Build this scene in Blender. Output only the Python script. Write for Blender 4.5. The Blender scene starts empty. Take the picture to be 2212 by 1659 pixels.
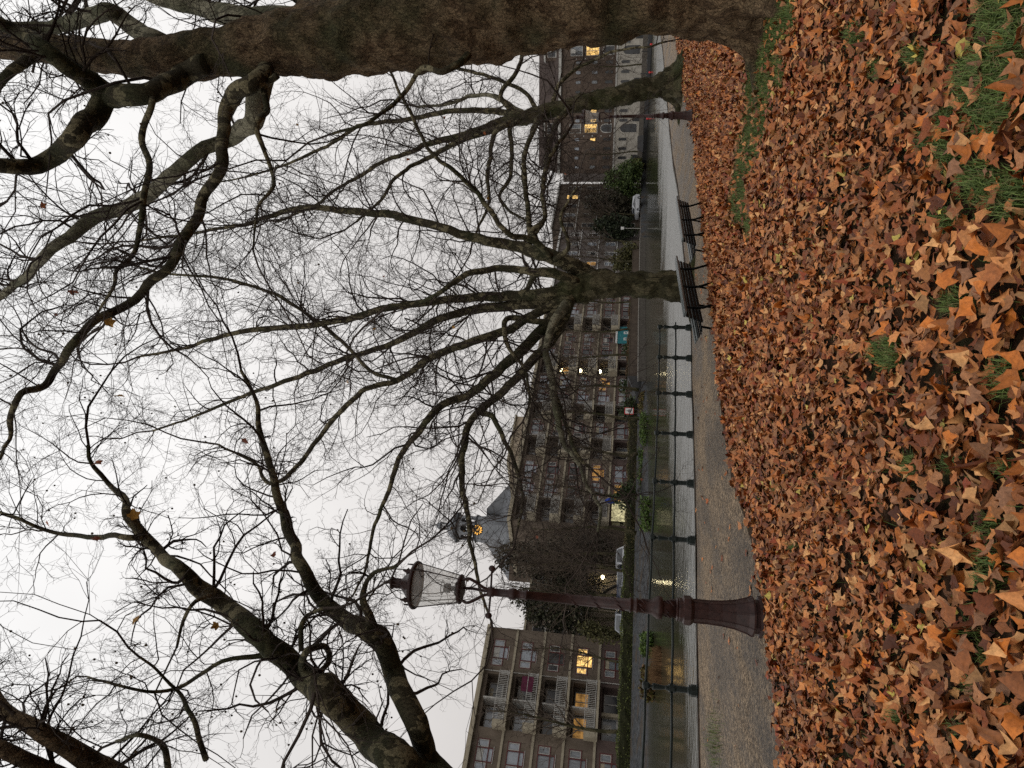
import bpy, math, random
import numpy as np
from mathutils import Vector, Matrix, noise as mnoise

random.seed(7); rng = np.random.default_rng(7)
sc = bpy.context.scene
COL = sc.collection

# ------------------------------------------------------------------ camera
# the phone was turned on its side: "up" in the street is to the left in the picture
F = 1500.0; PCX = 1106.0; PCY = 829.5; HOR = 1345.0
ROLL = math.atan(.045); PITCH = math.atan((HOR - PCX) / F * math.cos(ROLL))
EYE = Vector((0, 0, 1.6))
FW = Vector((0, math.cos(PITCH), math.sin(PITCH)))
U0 = Vector((0, -math.sin(PITCH), math.cos(PITCH)))
RC = math.cos(ROLL) * Vector((1, 0, 0)) + math.sin(ROLL) * U0
UC = -math.sin(ROLL) * Vector((1, 0, 0)) + math.cos(ROLL) * U0
cam_data = bpy.data.cameras.new('camera'); cam = bpy.data.objects.new('camera', cam_data); COL.objects.link(cam)
m3 = Matrix((-UC, RC, -FW)).transposed()
cam.matrix_world = Matrix.Translation(EYE) @ m3.to_4x4()
cam_data.sensor_fit = 'HORIZONTAL'; cam_data.sensor_width = 36.0
cam_data.lens = 36.0 * F / 2212.0
cam_data.clip_start = .05; cam_data.clip_end = 2000
sc.camera = cam

# ------------------------------------------------------------------ world, sun, exposure
world = bpy.data.worlds.new('World'); sc.world = world; world.use_nodes = True
wn = world.node_tree; wn.nodes.clear()
SUN_EL, SUN_AZ = math.radians(38), math.radians(215)
wo = wn.nodes.new('ShaderNodeOutputWorld')
sky = wn.nodes.new('ShaderNodeTexSky'); sky.sky_type = 'NISHITA'; sky.sun_disc = False
sky.sun_elevation = SUN_EL; sky.sun_rotation = SUN_AZ
bs = wn.nodes.new('ShaderNodeBackground'); bs.inputs['Strength'].default_value = .06
wn.links.new(sky.outputs[0], bs.inputs['Color'])
tc = wn.nodes.new('ShaderNodeTexCoord'); sx = wn.nodes.new('ShaderNodeSeparateXYZ'); wn.links.new(tc.outputs['Generated'], sx.inputs[0])
cr = wn.nodes.new('ShaderNodeValToRGB'); wn.links.new(sx.outputs['Z'], cr.inputs[0])
cr.color_ramp.elements[0].position = .0; cr.color_ramp.elements[0].color = (.68, .64, .61, 1)
cr.color_ramp.elements[1].position = 1.; cr.color_ramp.elements[1].color = (1.18, 1.17, 1.17, 1)
for q_, c_ in ((.22, (.79, .755, .73)), (.44, (.88, .855, .835)), (.70, (1.02, 1.01, 1.0))):
    e = cr.color_ramp.elements.new(q_); e.color = (*c_, 1)
nz = wn.nodes.new('ShaderNodeTexNoise'); nz.inputs['Scale'].default_value = 1.9; nz.inputs['Detail'].default_value = 5
wn.links.new(tc.outputs['Generated'], nz.inputs['Vector'])
mr = wn.nodes.new('ShaderNodeMapRange'); mr.inputs[1].default_value = .3; mr.inputs[2].default_value = .7; mr.inputs[3].default_value = .87; mr.inputs[4].default_value = 1.09
wn.links.new(nz.outputs[0], mr.inputs[0])
bc = wn.nodes.new('ShaderNodeBackground')
wn.links.new(cr.outputs[0], bc.inputs['Color']); wn.links.new(mr.outputs[0], bc.inputs['Strength'])
mx = wn.nodes.new('ShaderNodeMixShader'); mx.inputs[0].default_value = .95
wn.links.new(bs.outputs[0], mx.inputs[1]); wn.links.new(bc.outputs[0], mx.inputs[2]); wn.links.new(mx.outputs[0], wo.inputs['Surface'])
sun_d = bpy.data.lights.new('sun', 'SUN'); sun_d.energy = .55; sun_d.angle = math.radians(40); sun_d.color = (1, .95, .88)
sun = bpy.data.objects.new('sun', sun_d); COL.objects.link(sun)
sun.rotation_euler = (math.pi / 2 - SUN_EL, 0, math.pi - SUN_AZ)
sc.view_settings.view_transform = 'Standard'; sc.view_settings.look = 'None'
sc.view_settings.exposure = 0.0; sc.view_settings.gamma = 1
sc.render.engine = 'CYCLES'
sc.cycles.max_bounces = 6; sc.cycles.diffuse_bounces = 3; sc.cycles.glossy_bounces = 3; sc.cycles.transparent_max_bounces = 12
sc.cycles.use_denoising = False

# ------------------------------------------------------------------ picture point -> place helpers
def ray(x, v):
    w = FW * F + RC * (PCY - v) - UC * (x - PCX)
    return w / w.y
def at(x, v, Y): return EYE + ray(x, v) * Y
def gz(Y):
    t = min(max((Y - 10) / 14, 0), 1); return -.5 * t * t * (3 - 2 * t)
def gzn(Y):
    t = np.clip((Y - 10) / 14, 0, 1); return -.5 * t * t * (3 - 2 * t)
def on_ground(x, v):
    w = ray(x, v); Y = 20
    for i in range(60): Y = .5 * Y + .5 * (gz(Y) - 1.6) / w.z
    return EYE + w * Y
def proj(P):
    q = P - np.array(EYE); dp = q @ np.array(FW)
    return PCX - F * (q @ np.array(UC)) / dp, PCY - F * (q @ np.array(RC)) / dp

# ------------------------------------------------------------------ materials
def lin(c): return tuple(((x / 255) / 12.92 if x / 255 <= .04045 else ((x / 255 + .055) / 1.055) ** 2.4) for x in c)
def mat(name, c1, c2=None, scale=5, rough=.8, bump=0., bscale=None, detail=5, c3=None, metal=0, spec=None, stretch=None, coord='Object', lo=.35, hi=.65, bdist=.02):
    m = bpy.data.materials.new(name); m.use_nodes = True; t = m.node_tree; b = t.nodes['Principled BSDF']
    b.inputs['Roughness'].default_value = rough; b.inputs['Metallic'].default_value = metal
    if spec is None: spec = .12 if rough >= .7 else .5
    b.inputs['Specular IOR Level'].default_value = spec
    if c2 is None and not bump:
        b.inputs['Base Color'].default_value = (*c1, 1); return m
    co = t.nodes.new('ShaderNodeTexCoord'); mp = t.nodes.new('ShaderNodeMapping'); t.links.new(co.outputs[coord], mp.inputs[0])
    if stretch: mp.inputs['Scale'].default_value = stretch
    n = t.nodes.new('ShaderNodeTexNoise'); n.inputs['Scale'].default_value = scale; n.inputs['Detail'].default_value = detail; n.inputs['Roughness'].default_value = .65
    t.links.new(mp.outputs[0], n.inputs['Vector'])
    r = t.nodes.new('ShaderNodeValToRGB'); e = r.color_ramp.elements
    e[0].position = lo; e[0].color = (*c1, 1); e[1].position = hi; e[1].color = (*(c2 or c1), 1)
    t.links.new(n.outputs[0], r.inputs[0]); out = r.outputs[0]
    if c3:
        n2 = t.nodes.new('ShaderNodeTexNoise'); n2.inputs['Scale'].default_value = scale * .23; n2.inputs['Detail'].default_value = 4
        t.links.new(mp.outputs[0], n2.inputs['Vector'])
        q = t.nodes.new('ShaderNodeMapRange'); q.inputs[1].default_value = .5; q.inputs[2].default_value = .68
        t.links.new(n2.outputs[0], q.inputs[0])
        mi = t.nodes.new('ShaderNodeMixRGB'); mi.inputs[2].default_value = (*c3, 1)
        t.links.new(q.outputs[0], mi.inputs[0]); t.links.new(out, mi.inputs[1]); out = mi.outputs[0]
    t.links.new(out, b.inputs['Base Color'])
    if bump:
        n3 = t.nodes.new('ShaderNodeTexNoise'); n3.inputs['Scale'].default_value = bscale or scale * 3; n3.inputs['Detail'].default_value = 6
        t.links.new(mp.outputs[0], n3.inputs['Vector'])
        bp = t.nodes.new('ShaderNodeBump'); bp.inputs['Strength'].default_value = bump; bp.inputs['Distance'].default_value = bdist
        t.links.new(n3.outputs[0], bp.inputs['Height']); t.links.new(bp.outputs[0], b.inputs['Normal'])
    return m

def bark(name, dark, mid, pale, moss, vs=9., paleamt=.5, bump=.6, nsc=3., crack_shade=.75):
    """plane-tree bark: dark base, flaked pale plates, green algae."""
    m = bpy.data.materials.new(name); m.use_nodes = True; t = m.node_tree; b = t.nodes['Principled BSDF']
    b.inputs['Roughness'].default_value = .85; b.inputs['Specular IOR Level'].default_value = .1
    L = t.links.new; N = t.nodes.new
    co = N('ShaderNodeTexCoord'); n0 = N('ShaderNodeTexNoise'); n0.inputs['Scale'].default_value = nsc * 2; n0.inputs['Detail'].default_value = 4
    L(co.outputs['Object'], n0.inputs['Vector'])
    vm = N('ShaderNodeVectorMath'); vm.operation = 'MULTIPLY_ADD'; vm.inputs[1].default_value = (.25, .25, .25)
    L(n0.outputs['Color'], vm.inputs[0]); L(co.outputs['Object'], vm.inputs[2])
    mp = N('ShaderNodeMapping'); mp.inputs['Scale'].default_value = (1, 1, .55); L(vm.outputs[0], mp.inputs[0])
    vo = N('ShaderNodeTexVoronoi'); vo.inputs['Scale'].default_value = vs; L(mp.outputs[0], vo.inputs['Vector'])
    sp = N('ShaderNodeSeparateColor'); L(vo.outputs['Color'], sp.inputs[0])
    n1 = N('ShaderNodeTexNoise'); n1.inputs['Scale'].default_value = nsc; n1.inputs['Detail'].default_value = 7; L(co.outputs['Object'], n1.inputs['Vector'])
    ad = N('ShaderNodeMath'); ad.operation = 'MULTIPLY_ADD'; ad.inputs[1].default_value = 1.2; L(n1.outputs[0], ad.inputs[0]); L(sp.outputs[0], ad.inputs[2])
    r = N('ShaderNodeValToRGB'); e = r.color_ramp.elements; th = 1.5 - paleamt
    e[0].position = .0; e[0].color = (*dark, 1); e[1].position = 1; e[1].color = (*pale, 1)
    dv = N('ShaderNodeMath'); dv.operation = 'DIVIDE'; dv.inputs[1].default_value = 2.2; L(ad.outputs[0], dv.inputs[0])
    e2 = e.new((th - .25) / 2.2); e2.color = (*mid, 1); e3 = e.new((th - .03) / 2.2); e3.color = (*mid, 1); e4 = e.new(th / 2.2); e4.color = (*pale, 1)
    L(dv.outputs[0], r.inputs[0])
    n2 = N('ShaderNodeTexNoise'); n2.inputs['Scale'].default_value = nsc * .45; n2.inputs['Detail'].default_value = 6; L(co.outputs['Object'], n2.inputs['Vector'])
    q = N('ShaderNodeMapRange'); q.inputs[1].default_value = .48; q.inputs[2].default_value = .66; q.inputs[4].default_value = .8; L(n2.outputs[0], q.inputs[0])
    mi = N('ShaderNodeMixRGB'); mi.inputs[2].default_value = (*moss, 1); L(q.outputs[0], mi.inputs[0]); L(r.outputs[0], mi.inputs[1])
    n4 = N('ShaderNodeTexNoise'); n4.inputs['Scale'].default_value = nsc * 14; n4.inputs['Detail'].default_value = 5; n4.inputs['Roughness'].default_value = .7
    mp4 = N('ShaderNodeMapping'); mp4.inputs['Scale'].default_value = (1, 1, .5); L(co.outputs['Object'], mp4.inputs[0]); L(mp4.outputs[0], n4.inputs['Vector'])
    mu = N('ShaderNodeMapRange'); mu.inputs[1].default_value = .3; mu.inputs[2].default_value = .7; mu.inputs[3].default_value = .3; mu.inputs[4].default_value = 1.65; L(n4.outputs[0], mu.inputs[0])
    mm = N('ShaderNodeVectorMath'); mm.operation = 'SCALE'; L(mi.outputs[0], mm.inputs[0]); L(mu.outputs[0], mm.inputs['Scale'])
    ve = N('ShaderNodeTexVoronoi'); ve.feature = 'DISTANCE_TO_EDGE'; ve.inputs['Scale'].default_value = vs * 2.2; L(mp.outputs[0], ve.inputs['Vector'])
    ck_ = N('ShaderNodeMapRange'); ck_.inputs[1].default_value = .0; ck_.inputs[2].default_value = .09; ck_.inputs[3].default_value = crack_shade; ck_.inputs[4].default_value = 1.; L(ve.outputs['Distance'], ck_.inputs[0])  # shade in the bark cracks put into the colour, beyond the bump
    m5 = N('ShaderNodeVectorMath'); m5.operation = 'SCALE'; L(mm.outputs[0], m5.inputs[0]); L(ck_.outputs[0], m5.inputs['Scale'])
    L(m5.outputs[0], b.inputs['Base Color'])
    s = N('ShaderNodeMath'); s.operation = 'ADD'; L(n4.outputs[0], s.inputs[0]); L(ck_.outputs[0], s.inputs[1])
    bp = N('ShaderNodeBump'); bp.inputs['Strength'].default_value = bump; bp.inputs['Distance'].default_value = .03; L(s.outputs[0], bp.inputs['Height']); L(bp.outputs[0], b.inputs['Normal'])
    return m

def attr_mat(name, rough=.6, spec=.3, sss=0, bump=.25, bsc=60):
    m = bpy.data.materials.new(name); m.use_nodes = True; t = m.node_tree; b = t.nodes['Principled BSDF']
    a = t.nodes.new('ShaderNodeAttribute'); a.attribute_name = 'tint'
    n = t.nodes.new('ShaderNodeTexNoise'); n.inputs['Scale'].default_value = bsc; n.inputs['Detail'].default_value = 4
    co = t.nodes.new('ShaderNodeTexCoord'); t.links.new(co.outputs['Object'], n.inputs['Vector'])
    q = t.nodes.new('ShaderNodeMapRange'); q.inputs[1].default_value = .3; q.inputs[2].default_value = .7; q.inputs[3].default_value = .72; q.inputs[4].default_value = 1.25
    t.links.new(n.outputs[0], q.inputs[0])
    mm = t.nodes.new('ShaderNodeVectorMath'); mm.operation = 'SCALE'; t.links.new(a.outputs['Color'], mm.inputs[0]); t.links.new(q.outputs[0], mm.inputs['Scale'])
    t.links.new(mm.outputs[0], b.inputs['Base Color'])
    b.inputs['Roughness'].default_value = rough; b.inputs['Specular IOR Level'].default_value = spec
    if bump:
        bp = t.nodes.new('ShaderNodeBump'); bp.inputs['Strength'].default_value = bump; bp.inputs['Distance'].default_value = .01
        t.links.new(n.outputs[0], bp.inputs['Height']); t.links.new(bp.outputs[0], b.inputs['Normal'])
    return m
def emit(name, c, s):
    m = bpy.data.materials.new(name); m.use_nodes = True; t = m.node_tree; b = t.nodes['Principled BSDF']
    b.inputs['Base Color'].default_value = (*[x * .5 for x in c], 1)
    n = t.nodes.new('ShaderNodeTexNoise'); n.inputs['Scale'].default_value = 2.5; n.inputs['Detail'].default_value = 3
    co = t.nodes.new('ShaderNodeTexCoord'); t.links.new(co.outputs['Object'], n.inputs['Vector'])
    q = t.nodes.new('ShaderNodeMapRange'); q.inputs[1].default_value = .35; q.inputs[2].default_value = .65; q.inputs[3].default_value = s * .25; q.inputs[4].default_value = s * 1.5
    t.links.new(n.outputs[0], q.inputs[0]); t.links.new(q.outputs[0], b.inputs['Emission Strength'])
    b.inputs['Emission Color'].default_value = (*c, 1); return m

def gravel_mat():
    m = bpy.data.materials.new('gravel'); m.use_nodes = True; t = m.node_tree; b = t.nodes['Principled BSDF']; L = t.links.new; N = t.nodes.new
    co = N('ShaderNodeTexCoord')
    def noise(sc_, det, ro=.6, st=None):
        n = N('ShaderNodeTexNoise'); n.inputs['Scale'].default_value = sc_; n.inputs['Detail'].default_value = det; n.inputs['Roughness'].default_value = ro
        if st:
            mp = N('ShaderNodeMapping'); mp.inputs['Rotation'].default_value = (0, 0, -.85); mp.inputs['Scale'].default_value = st; L(co.outputs['Object'], mp.inputs[0]); L(mp.outputs[0], n.inputs[0])
        else: L(co.outputs['Object'], n.inputs[0])
        return n
    vo = N('ShaderNodeTexVoronoi'); vo.inputs['Scale'].default_value = 42; L(co.outputs['Object'], vo.inputs[0]); sp = N('ShaderNodeSeparateColor'); L(vo.outputs['Color'], sp.inputs[0])
    n1, n2, n3 = noise(9, 8, .75), noise(1.1, 5, .6, (1, .3, 1)), noise(.5, 3)
    a = N('ShaderNodeMath'); a.operation = 'MULTIPLY_ADD'; a.inputs[1].default_value = .5; L(sp.outputs[0], a.inputs[0]); L(n1.outputs[0], a.inputs[2])
    r = N('ShaderNodeValToRGB'); e = r.color_ramp.elements; e[0].position = .42; e[0].color = (.030, .021, .013, 1); e[1].position = 1.; e[1].color = (.38, .28, .18, 1); q = e.new(.74); q.color = (.145, .104, .067, 1)
    L(a.outputs[0], r.inputs[0])
    w = N('ShaderNodeMapRange'); w.inputs[1].default_value = .4; w.inputs[2].default_value = .62; w.inputs[3].default_value = .55; w.inputs[4].default_value = 1.25; L(n2.outputs[0], w.inputs[0])
    mm = N('ShaderNodeVectorMath'); mm.operation = 'SCALE'; L(r.outputs[0], mm.inputs[0]); L(w.outputs[0], mm.inputs['Scale']); L(mm.outputs[0], b.inputs['Base Color'])
    ro = N('ShaderNodeMapRange'); ro.inputs[1].default_value = .45; ro.inputs[2].default_value = .6; ro.inputs[3].default_value = .5; ro.inputs[4].default_value = .85; L(n2.outputs[0], ro.inputs[0]); L(ro.outputs[0], b.inputs['Roughness'])
    b.inputs['Specular IOR Level'].default_value = .3
    s1 = N('ShaderNodeMath'); s1.operation = 'MULTIPLY_ADD'; s1.inputs[1].default_value = 1.5; L(n1.outputs[0], s1.inputs[0]); L(vo.outputs['Distance'], s1.inputs[2])
    bp = N('ShaderNodeBump'); bp.inputs['Strength'].default_value = .9; bp.inputs['Distance'].default_value = .03; L(s1.outputs[0], bp.inputs['Height']); L(bp.outputs[0], b.inputs['Normal'])
    return m
M = {}
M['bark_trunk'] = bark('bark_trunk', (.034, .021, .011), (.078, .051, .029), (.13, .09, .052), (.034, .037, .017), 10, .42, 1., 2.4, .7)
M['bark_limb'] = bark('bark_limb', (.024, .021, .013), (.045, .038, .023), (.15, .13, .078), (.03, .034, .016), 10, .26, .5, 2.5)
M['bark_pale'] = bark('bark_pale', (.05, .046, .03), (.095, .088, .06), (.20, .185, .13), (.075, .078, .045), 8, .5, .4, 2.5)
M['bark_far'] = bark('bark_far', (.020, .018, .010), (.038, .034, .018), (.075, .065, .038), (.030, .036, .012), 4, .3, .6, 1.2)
M['twig'] = mat('twig', (.030, .022, .018), (.055, .042, .034), 2, .8)
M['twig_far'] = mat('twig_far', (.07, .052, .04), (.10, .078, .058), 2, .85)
M['seed'] = mat('seed', (.05, .035, .02), (.08, .055, .03), 40, .9)
M['leaf'] = attr_mat('leaf', .55, .28)
M['grass'] = attr_mat('grass', .6, .25, bump=0)
M['foliage'] = attr_mat('foliage', .6, .25, bump=0, bsc=2)
M['soil'] = mat('soil', (.018, .010, .005), (.055, .028, .014), 14, .95, .8, 40, c3=(.022, .022, .008), coord='Object')
M['gravel'] = gravel_mat()
M['street'] = mat('street', (.09, .08, .07), (.13, .115, .10), 3, .8, .2, 30)
M['riprap'] = mat('riprap', (.012, .013, .014), (.075, .078, .082), 3.5, .8, 1., 5, c3=(.055, .042, .030), bdist=.15)
M['quay'] = mat('quay', (.06, .052, .045), (.11, .1, .085), 4, .8, .5, 15)
M['kerb'] = mat('kerb', (.22, .21, .19), (.32, .30, .27), 4, .8, .3, 15)
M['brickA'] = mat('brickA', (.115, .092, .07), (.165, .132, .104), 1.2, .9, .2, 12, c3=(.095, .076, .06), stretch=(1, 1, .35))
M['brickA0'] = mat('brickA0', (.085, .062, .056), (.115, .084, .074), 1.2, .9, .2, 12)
M['brickD'] = mat('brickD', (.065, .05, .04), (.10, .078, .06), 1.5, .9, .2, 12)
M['brickC'] = mat('brickC', (.10, .085, .08), (.17, .15, .14), 1.2, .9, .2, 12)
M['brickE'] = mat('brickE', (.075, .055, .044), (.125, .095, .075), 1.5, .9, .2, 12)
M['tileE'] = mat('tileE', (.045, .034, .032), (.075, .058, .05), 2, .85, .3, 10)
M['stucco'] = mat('stucco', (.27, .25, .215), (.40, .375, .33), 1, .85, .1, 8)
M['cream'] = mat('cream', (.27, .235, .175), (.36, .32, .24), 2, .85, .1, 8)
M['beige'] = mat('beige', (.30, .25, .19), (.38, .32, .25), .8, .85)
M['white'] = mat('white', (.55, .55, .54), (.68, .68, .66), 3, .5)
M['offwhite'] = mat('offwhite', (.30, .29, .27), (.43, .42, .39), 3, .6)
M['redframe'] = mat('redframe', (.07, .012, .012), (.10, .02, .018), 5, .55)
M['dark'] = mat('dark', (.012, .012, .013), (.022, .022, .023), 5, .6)
M['glass'] = mat('glass', (.018, .02, .023), (.035, .038, .042), 1.5, .08, spec=.6)
M['curtain'] = mat('curtain', (.10, .11, .12), (.21, .23, .25), 1.2, .12, spec=.7, stretch=(6, 1, 1))
M['glass_sky'] = mat('glass_sky', (.18, .20, .23), (.30, .33, .37), 1.0, .1, spec=.8)  # sky reflection put into the pane's own colour
M['lit'] = emit('lit', (1., .62, .2), 1.1)
M['lit_dim'] = emit('lit_dim', (1., .52, .14), .2)
M['lit_white'] = emit('lit_white', (1., .9, .5), .42)
M['bulb'] = emit('bulb', (1., .85, .5), 14)
M['lamp_paint'] = mat('lamp_paint', (.020, .009, .008), (.043, .020, .017), 12, .42, .35, 50, spec=.25, bdist=.004)
M['iron'] = mat('iron', (.007, .011, .010), (.015, .021, .019), 14, .38, .3, 60, spec=.25, bdist=.003)
M['bench'] = mat('bench', (.002, .003, .003), (.005, .006, .006), 9, .5, .25, 30, spec=.07, stretch=(1, 8, 8), bdist=.003)
M['bench_sheen'] = mat('bench_sheen', (.045, .055, .055), (.085, .10, .10), 6, .35, .2, 30, stretch=(1, 8, 8), bdist=.003)  # paler bench copy: sky light on top faces put into the colour
M['slate'] = mat('slate', (.075, .08, .088), (.11, .115, .125), .6, .6, .1, 4)
M['tower'] = mat('tower', (.14, .15, .165), (.22, .235, .255), .8, .6, .1, 4)
M['tower_dark'] = mat('tower_dark', (.06, .065, .075), (.09, .10, .11), .8, .6)
M['gold'] = emit('gold', (1., .5, .09), 1.15)  # gilding emits light; its shine is put in as glow
M['black'] = mat('black', (.008, .008, .008), rough=.6)
M['rubber'] = mat('rubber', (.015, .015, .015), rough=.8)
M['car_silver'] = mat('car_silver', (.22, .23, .25), rough=.3, metal=.2)
M['car_white'] = mat('car_white', (.36, .37, .39), rough=.3)
M['car_navy'] = mat('car_navy', (.015, .02, .045), rough=.25)
M['red'] = mat('red', (.5, .03, .03), rough=.5)
M['redlamp'] = emit('redlamp', (1., .1, .05), .8)
M['teal'] = mat('teal', (.01, .14, .17), (.015, .18, .21), 2, .5)
M['blue'] = mat('blue', (.02, .04, .22), (.03, .06, .3), 2, .7)
M['pink'] = mat('pink', (.06, .012, .026), (.11, .024, .05), 3, .8)
M['wood'] = mat('wood', (.06, .045, .03), (.11, .08, .055), 4, .8, stretch=(1, 6, 1))

def tglass():
    m = bpy.data.materials.new('lantern_glass'); m.use_nodes = True; t = m.node_tree; t.nodes.clear()
    o = t.nodes.new('ShaderNodeOutputMaterial'); tr = t.nodes.new('ShaderNodeBsdfTransparent'); tr.inputs[0].default_value = (.95, .95, .94, 1)
    df = t.nodes.new('ShaderNodeBsdfDiffuse'); df.inputs[0].default_value = (.8, .78, .74, 1)
    gl = t.nodes.new('ShaderNodeBsdfGlossy'); gl.inputs['Roughness'].default_value = .08
    n = t.nodes.new('ShaderNodeTexNoise'); n.inputs['Scale'].default_value = 7; n.inputs['Detail'].default_value = 5
    co = t.nodes.new('ShaderNodeTexCoord'); t.links.new(co.outputs['Object'], n.inputs['Vector'])
    q = t.nodes.new('ShaderNodeMapRange'); q.inputs[1].default_value = .3; q.inputs[2].default_value = .7; q.inputs[3].default_value = .16; q.inputs[4].default_value = .36
    t.links.new(n.outputs[0], q.inputs[0])
    a = t.nodes.new('ShaderNodeMixShader'); t.links.new(q.outputs[0], a.inputs[0]); t.links.new(tr.outputs[0], a.inputs[1]); t.links.new(df.outputs[0], a.inputs[2])
    c = t.nodes.new('ShaderNodeMixShader'); c.inputs[0].default_value = .05; t.links.new(a.outputs[0], c.inputs[1]); t.links.new(gl.outputs[0], c.inputs[2])
    t.links.new(c.outputs[0], o.inputs[0]); return m
M['lantern_glass'] = tglass()
M['milk'] = mat('milk', (.38, .34, .27), (.45, .41, .33), 4, .4)

def water_mat():
    m = bpy.data.materials.new('water'); m.use_nodes = True; t = m.node_tree; b = t.nodes['Principled BSDF']
    b.inputs['Base Color'].default_value = (.035, .034, .02, 1); b.inputs['Roughness'].default_value = .05; b.inputs['IOR'].default_value = 1.33
    b.inputs['Specular IOR Level'].default_value = .6
    L = t.links.new; N = t.nodes.new
    co = N('ShaderNodeTexCoord'); mp = N('ShaderNodeMapping'); mp.inputs['Rotation'].default_value = (0, 0, .3); mp.inputs['Scale'].default_value = (.35, 1.0, 1); L(co.outputs['Object'], mp.inputs[0])
    n1 = N('ShaderNodeTexNoise'); n1.inputs['Scale'].default_value = 3.0; n1.inputs['Detail'].default_value = 6; n1.inputs['Distortion'].default_value = .5; L(mp.outputs[0], n1.inputs[0])
    n2 = N('ShaderNodeTexNoise'); n2.inputs['Scale'].default_value = .16; n2.inputs['Detail'].default_value = 4; L(mp.outputs[0], n2.inputs[0])
    # the breeze ruffles the water near this bank; the far side lies calm
    dt = N('ShaderNodeVectorMath'); dt.operation = 'DOT_PRODUCT'; dt.inputs[1].default_value = (-.85, .60, 0); L(co.outputs['Object'], dt.inputs[0])
    ad = N('ShaderNodeMath'); ad.operation = 'MULTIPLY_ADD'; ad.inputs[1].default_value = 12; L(n2.outputs[0], ad.inputs[0]); L(dt.outputs['Value'], ad.inputs[2])
    def mr_(a, b_, c, d):
        q = N('ShaderNodeMapRange'); q.interpolation_type = 'SMOOTHSTEP'
        for k, x in zip((1, 2, 3, 4), (a, b_, c, d)): q.inputs[k].default_value = x
        L(ad.outputs[0], q.inputs[0]); return q
    s0 = 18.0
    L(mr_(s0 + 5, s0 + 13, .30, .05).outputs[0], b.inputs['Roughness']); L(mr_(s0 + 5, s0 + 13, 2.7, 1.33).outputs[0], b.inputs['IOR'])  # IOR raised near this bank so the sky reflection shows brighter
    bp = N('ShaderNodeBump'); bp.inputs['Distance'].default_value = .32; L(mr_(s0 + 6, s0 + 13, .9, .05).outputs[0], bp.inputs['Strength'])
    L(n1.outputs[0], bp.inputs['Height']); L(bp.outputs[0], b.inputs['Normal'])
    return m
M['water'] = water_mat()

# ------------------------------------------------------------------ mesh helpers
def tag(o, label=None, cat=None, group=None, kind=None):
    if label: o['label'] = label
    if cat: o['category'] = cat
    if group: o['group'] = group
    if kind: o['kind'] = kind
    return o
def thing(name, label, cat, loc=(0, 0, 0), rz=0, group=None):
    o = bpy.data.objects.new(name, None); COL.objects.link(o); o.location = loc; o.rotation_euler = (0, 0, rz)
    o.empty_display_size = .2
    return tag(o, label, cat, group)
def link(name, me, parent=None, loc=None, rz=None):
    o = bpy.data.objects.new(name, me); COL.objects.link(o)
    if parent: o.parent = parent
    if loc is not None: o.location = loc
    if rz is not None: o.rotation_euler = (0, 0, rz)
    return o
class MB:
    def __init__(s): s.v = []; s.f = []; s.m = []
    def add(s, V, Fc, mi=0):
        k = len(s.v); s.v += [tuple(p) for p in V]; s.f += [tuple(i + k for i in f) for f in Fc]; s.m += [mi] * len(Fc); return s
    def box(s, x0, x1, y0, y1, z0, z1, mi=0):
        return s.add([(x0, y0, z0), (x1, y0, z0), (x1, y1, z0), (x0, y1, z0), (x0, y0, z1), (x1, y0, z1), (x1, y1, z1), (x0, y1, z1)],
                     [(0, 3, 2, 1), (4, 5, 6, 7), (0, 1, 5, 4), (1, 2, 6, 5), (2, 3, 7, 6), (3, 0, 4, 7)], mi)
    def lathe(s, prof, n=20, c=(0, 0), mi=0, caps=True, phase=0):
        V = []; Fc = []
        for z, r in prof:
            for i in range(n):
                a = 2 * math.pi * i / n + phase; V.append((c[0] + r * math.cos(a), c[1] + r * math.sin(a), z))
        for j in range(len(prof) - 1):
            for i in range(n):
                Fc.append((j * n + i, j * n + (i + 1) % n, (j + 1) * n + (i + 1) % n, (j + 1) * n + i))
        if caps: Fc.append(tuple(range(n))[::-1]); Fc.append(tuple((len(prof) - 1) * n + i for i in range(n)))
        return s.add(V, Fc, mi)
    def tube(s, pts, rad, n=8, mi=0, caps=True, wob=0, wf=1., seed=0):
        V, Fc = tube_vf(pts, rad, n, caps, wob, wf, seed); return s.add(V, Fc, mi)
    def mesh(s, name, mats, smooth=False):
        me = bpy.data.meshes.new(name); me.from_pydata(s.v, [], s.f)
        for m in mats: me.materials.append(m)
        me.polygons.foreach_set('material_index', s.m)
        if smooth: me.polygons.foreach_set('use_smooth', [True] * len(s.f))
        me.update(); return me
    def build(s, name, mats, parent=None, smooth=False, loc=None, rz=None):
        if not isinstance(mats, (list, tuple)): mats = [mats]
        return link(name, s.mesh(name, mats, smooth), parent, loc, rz)
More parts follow.
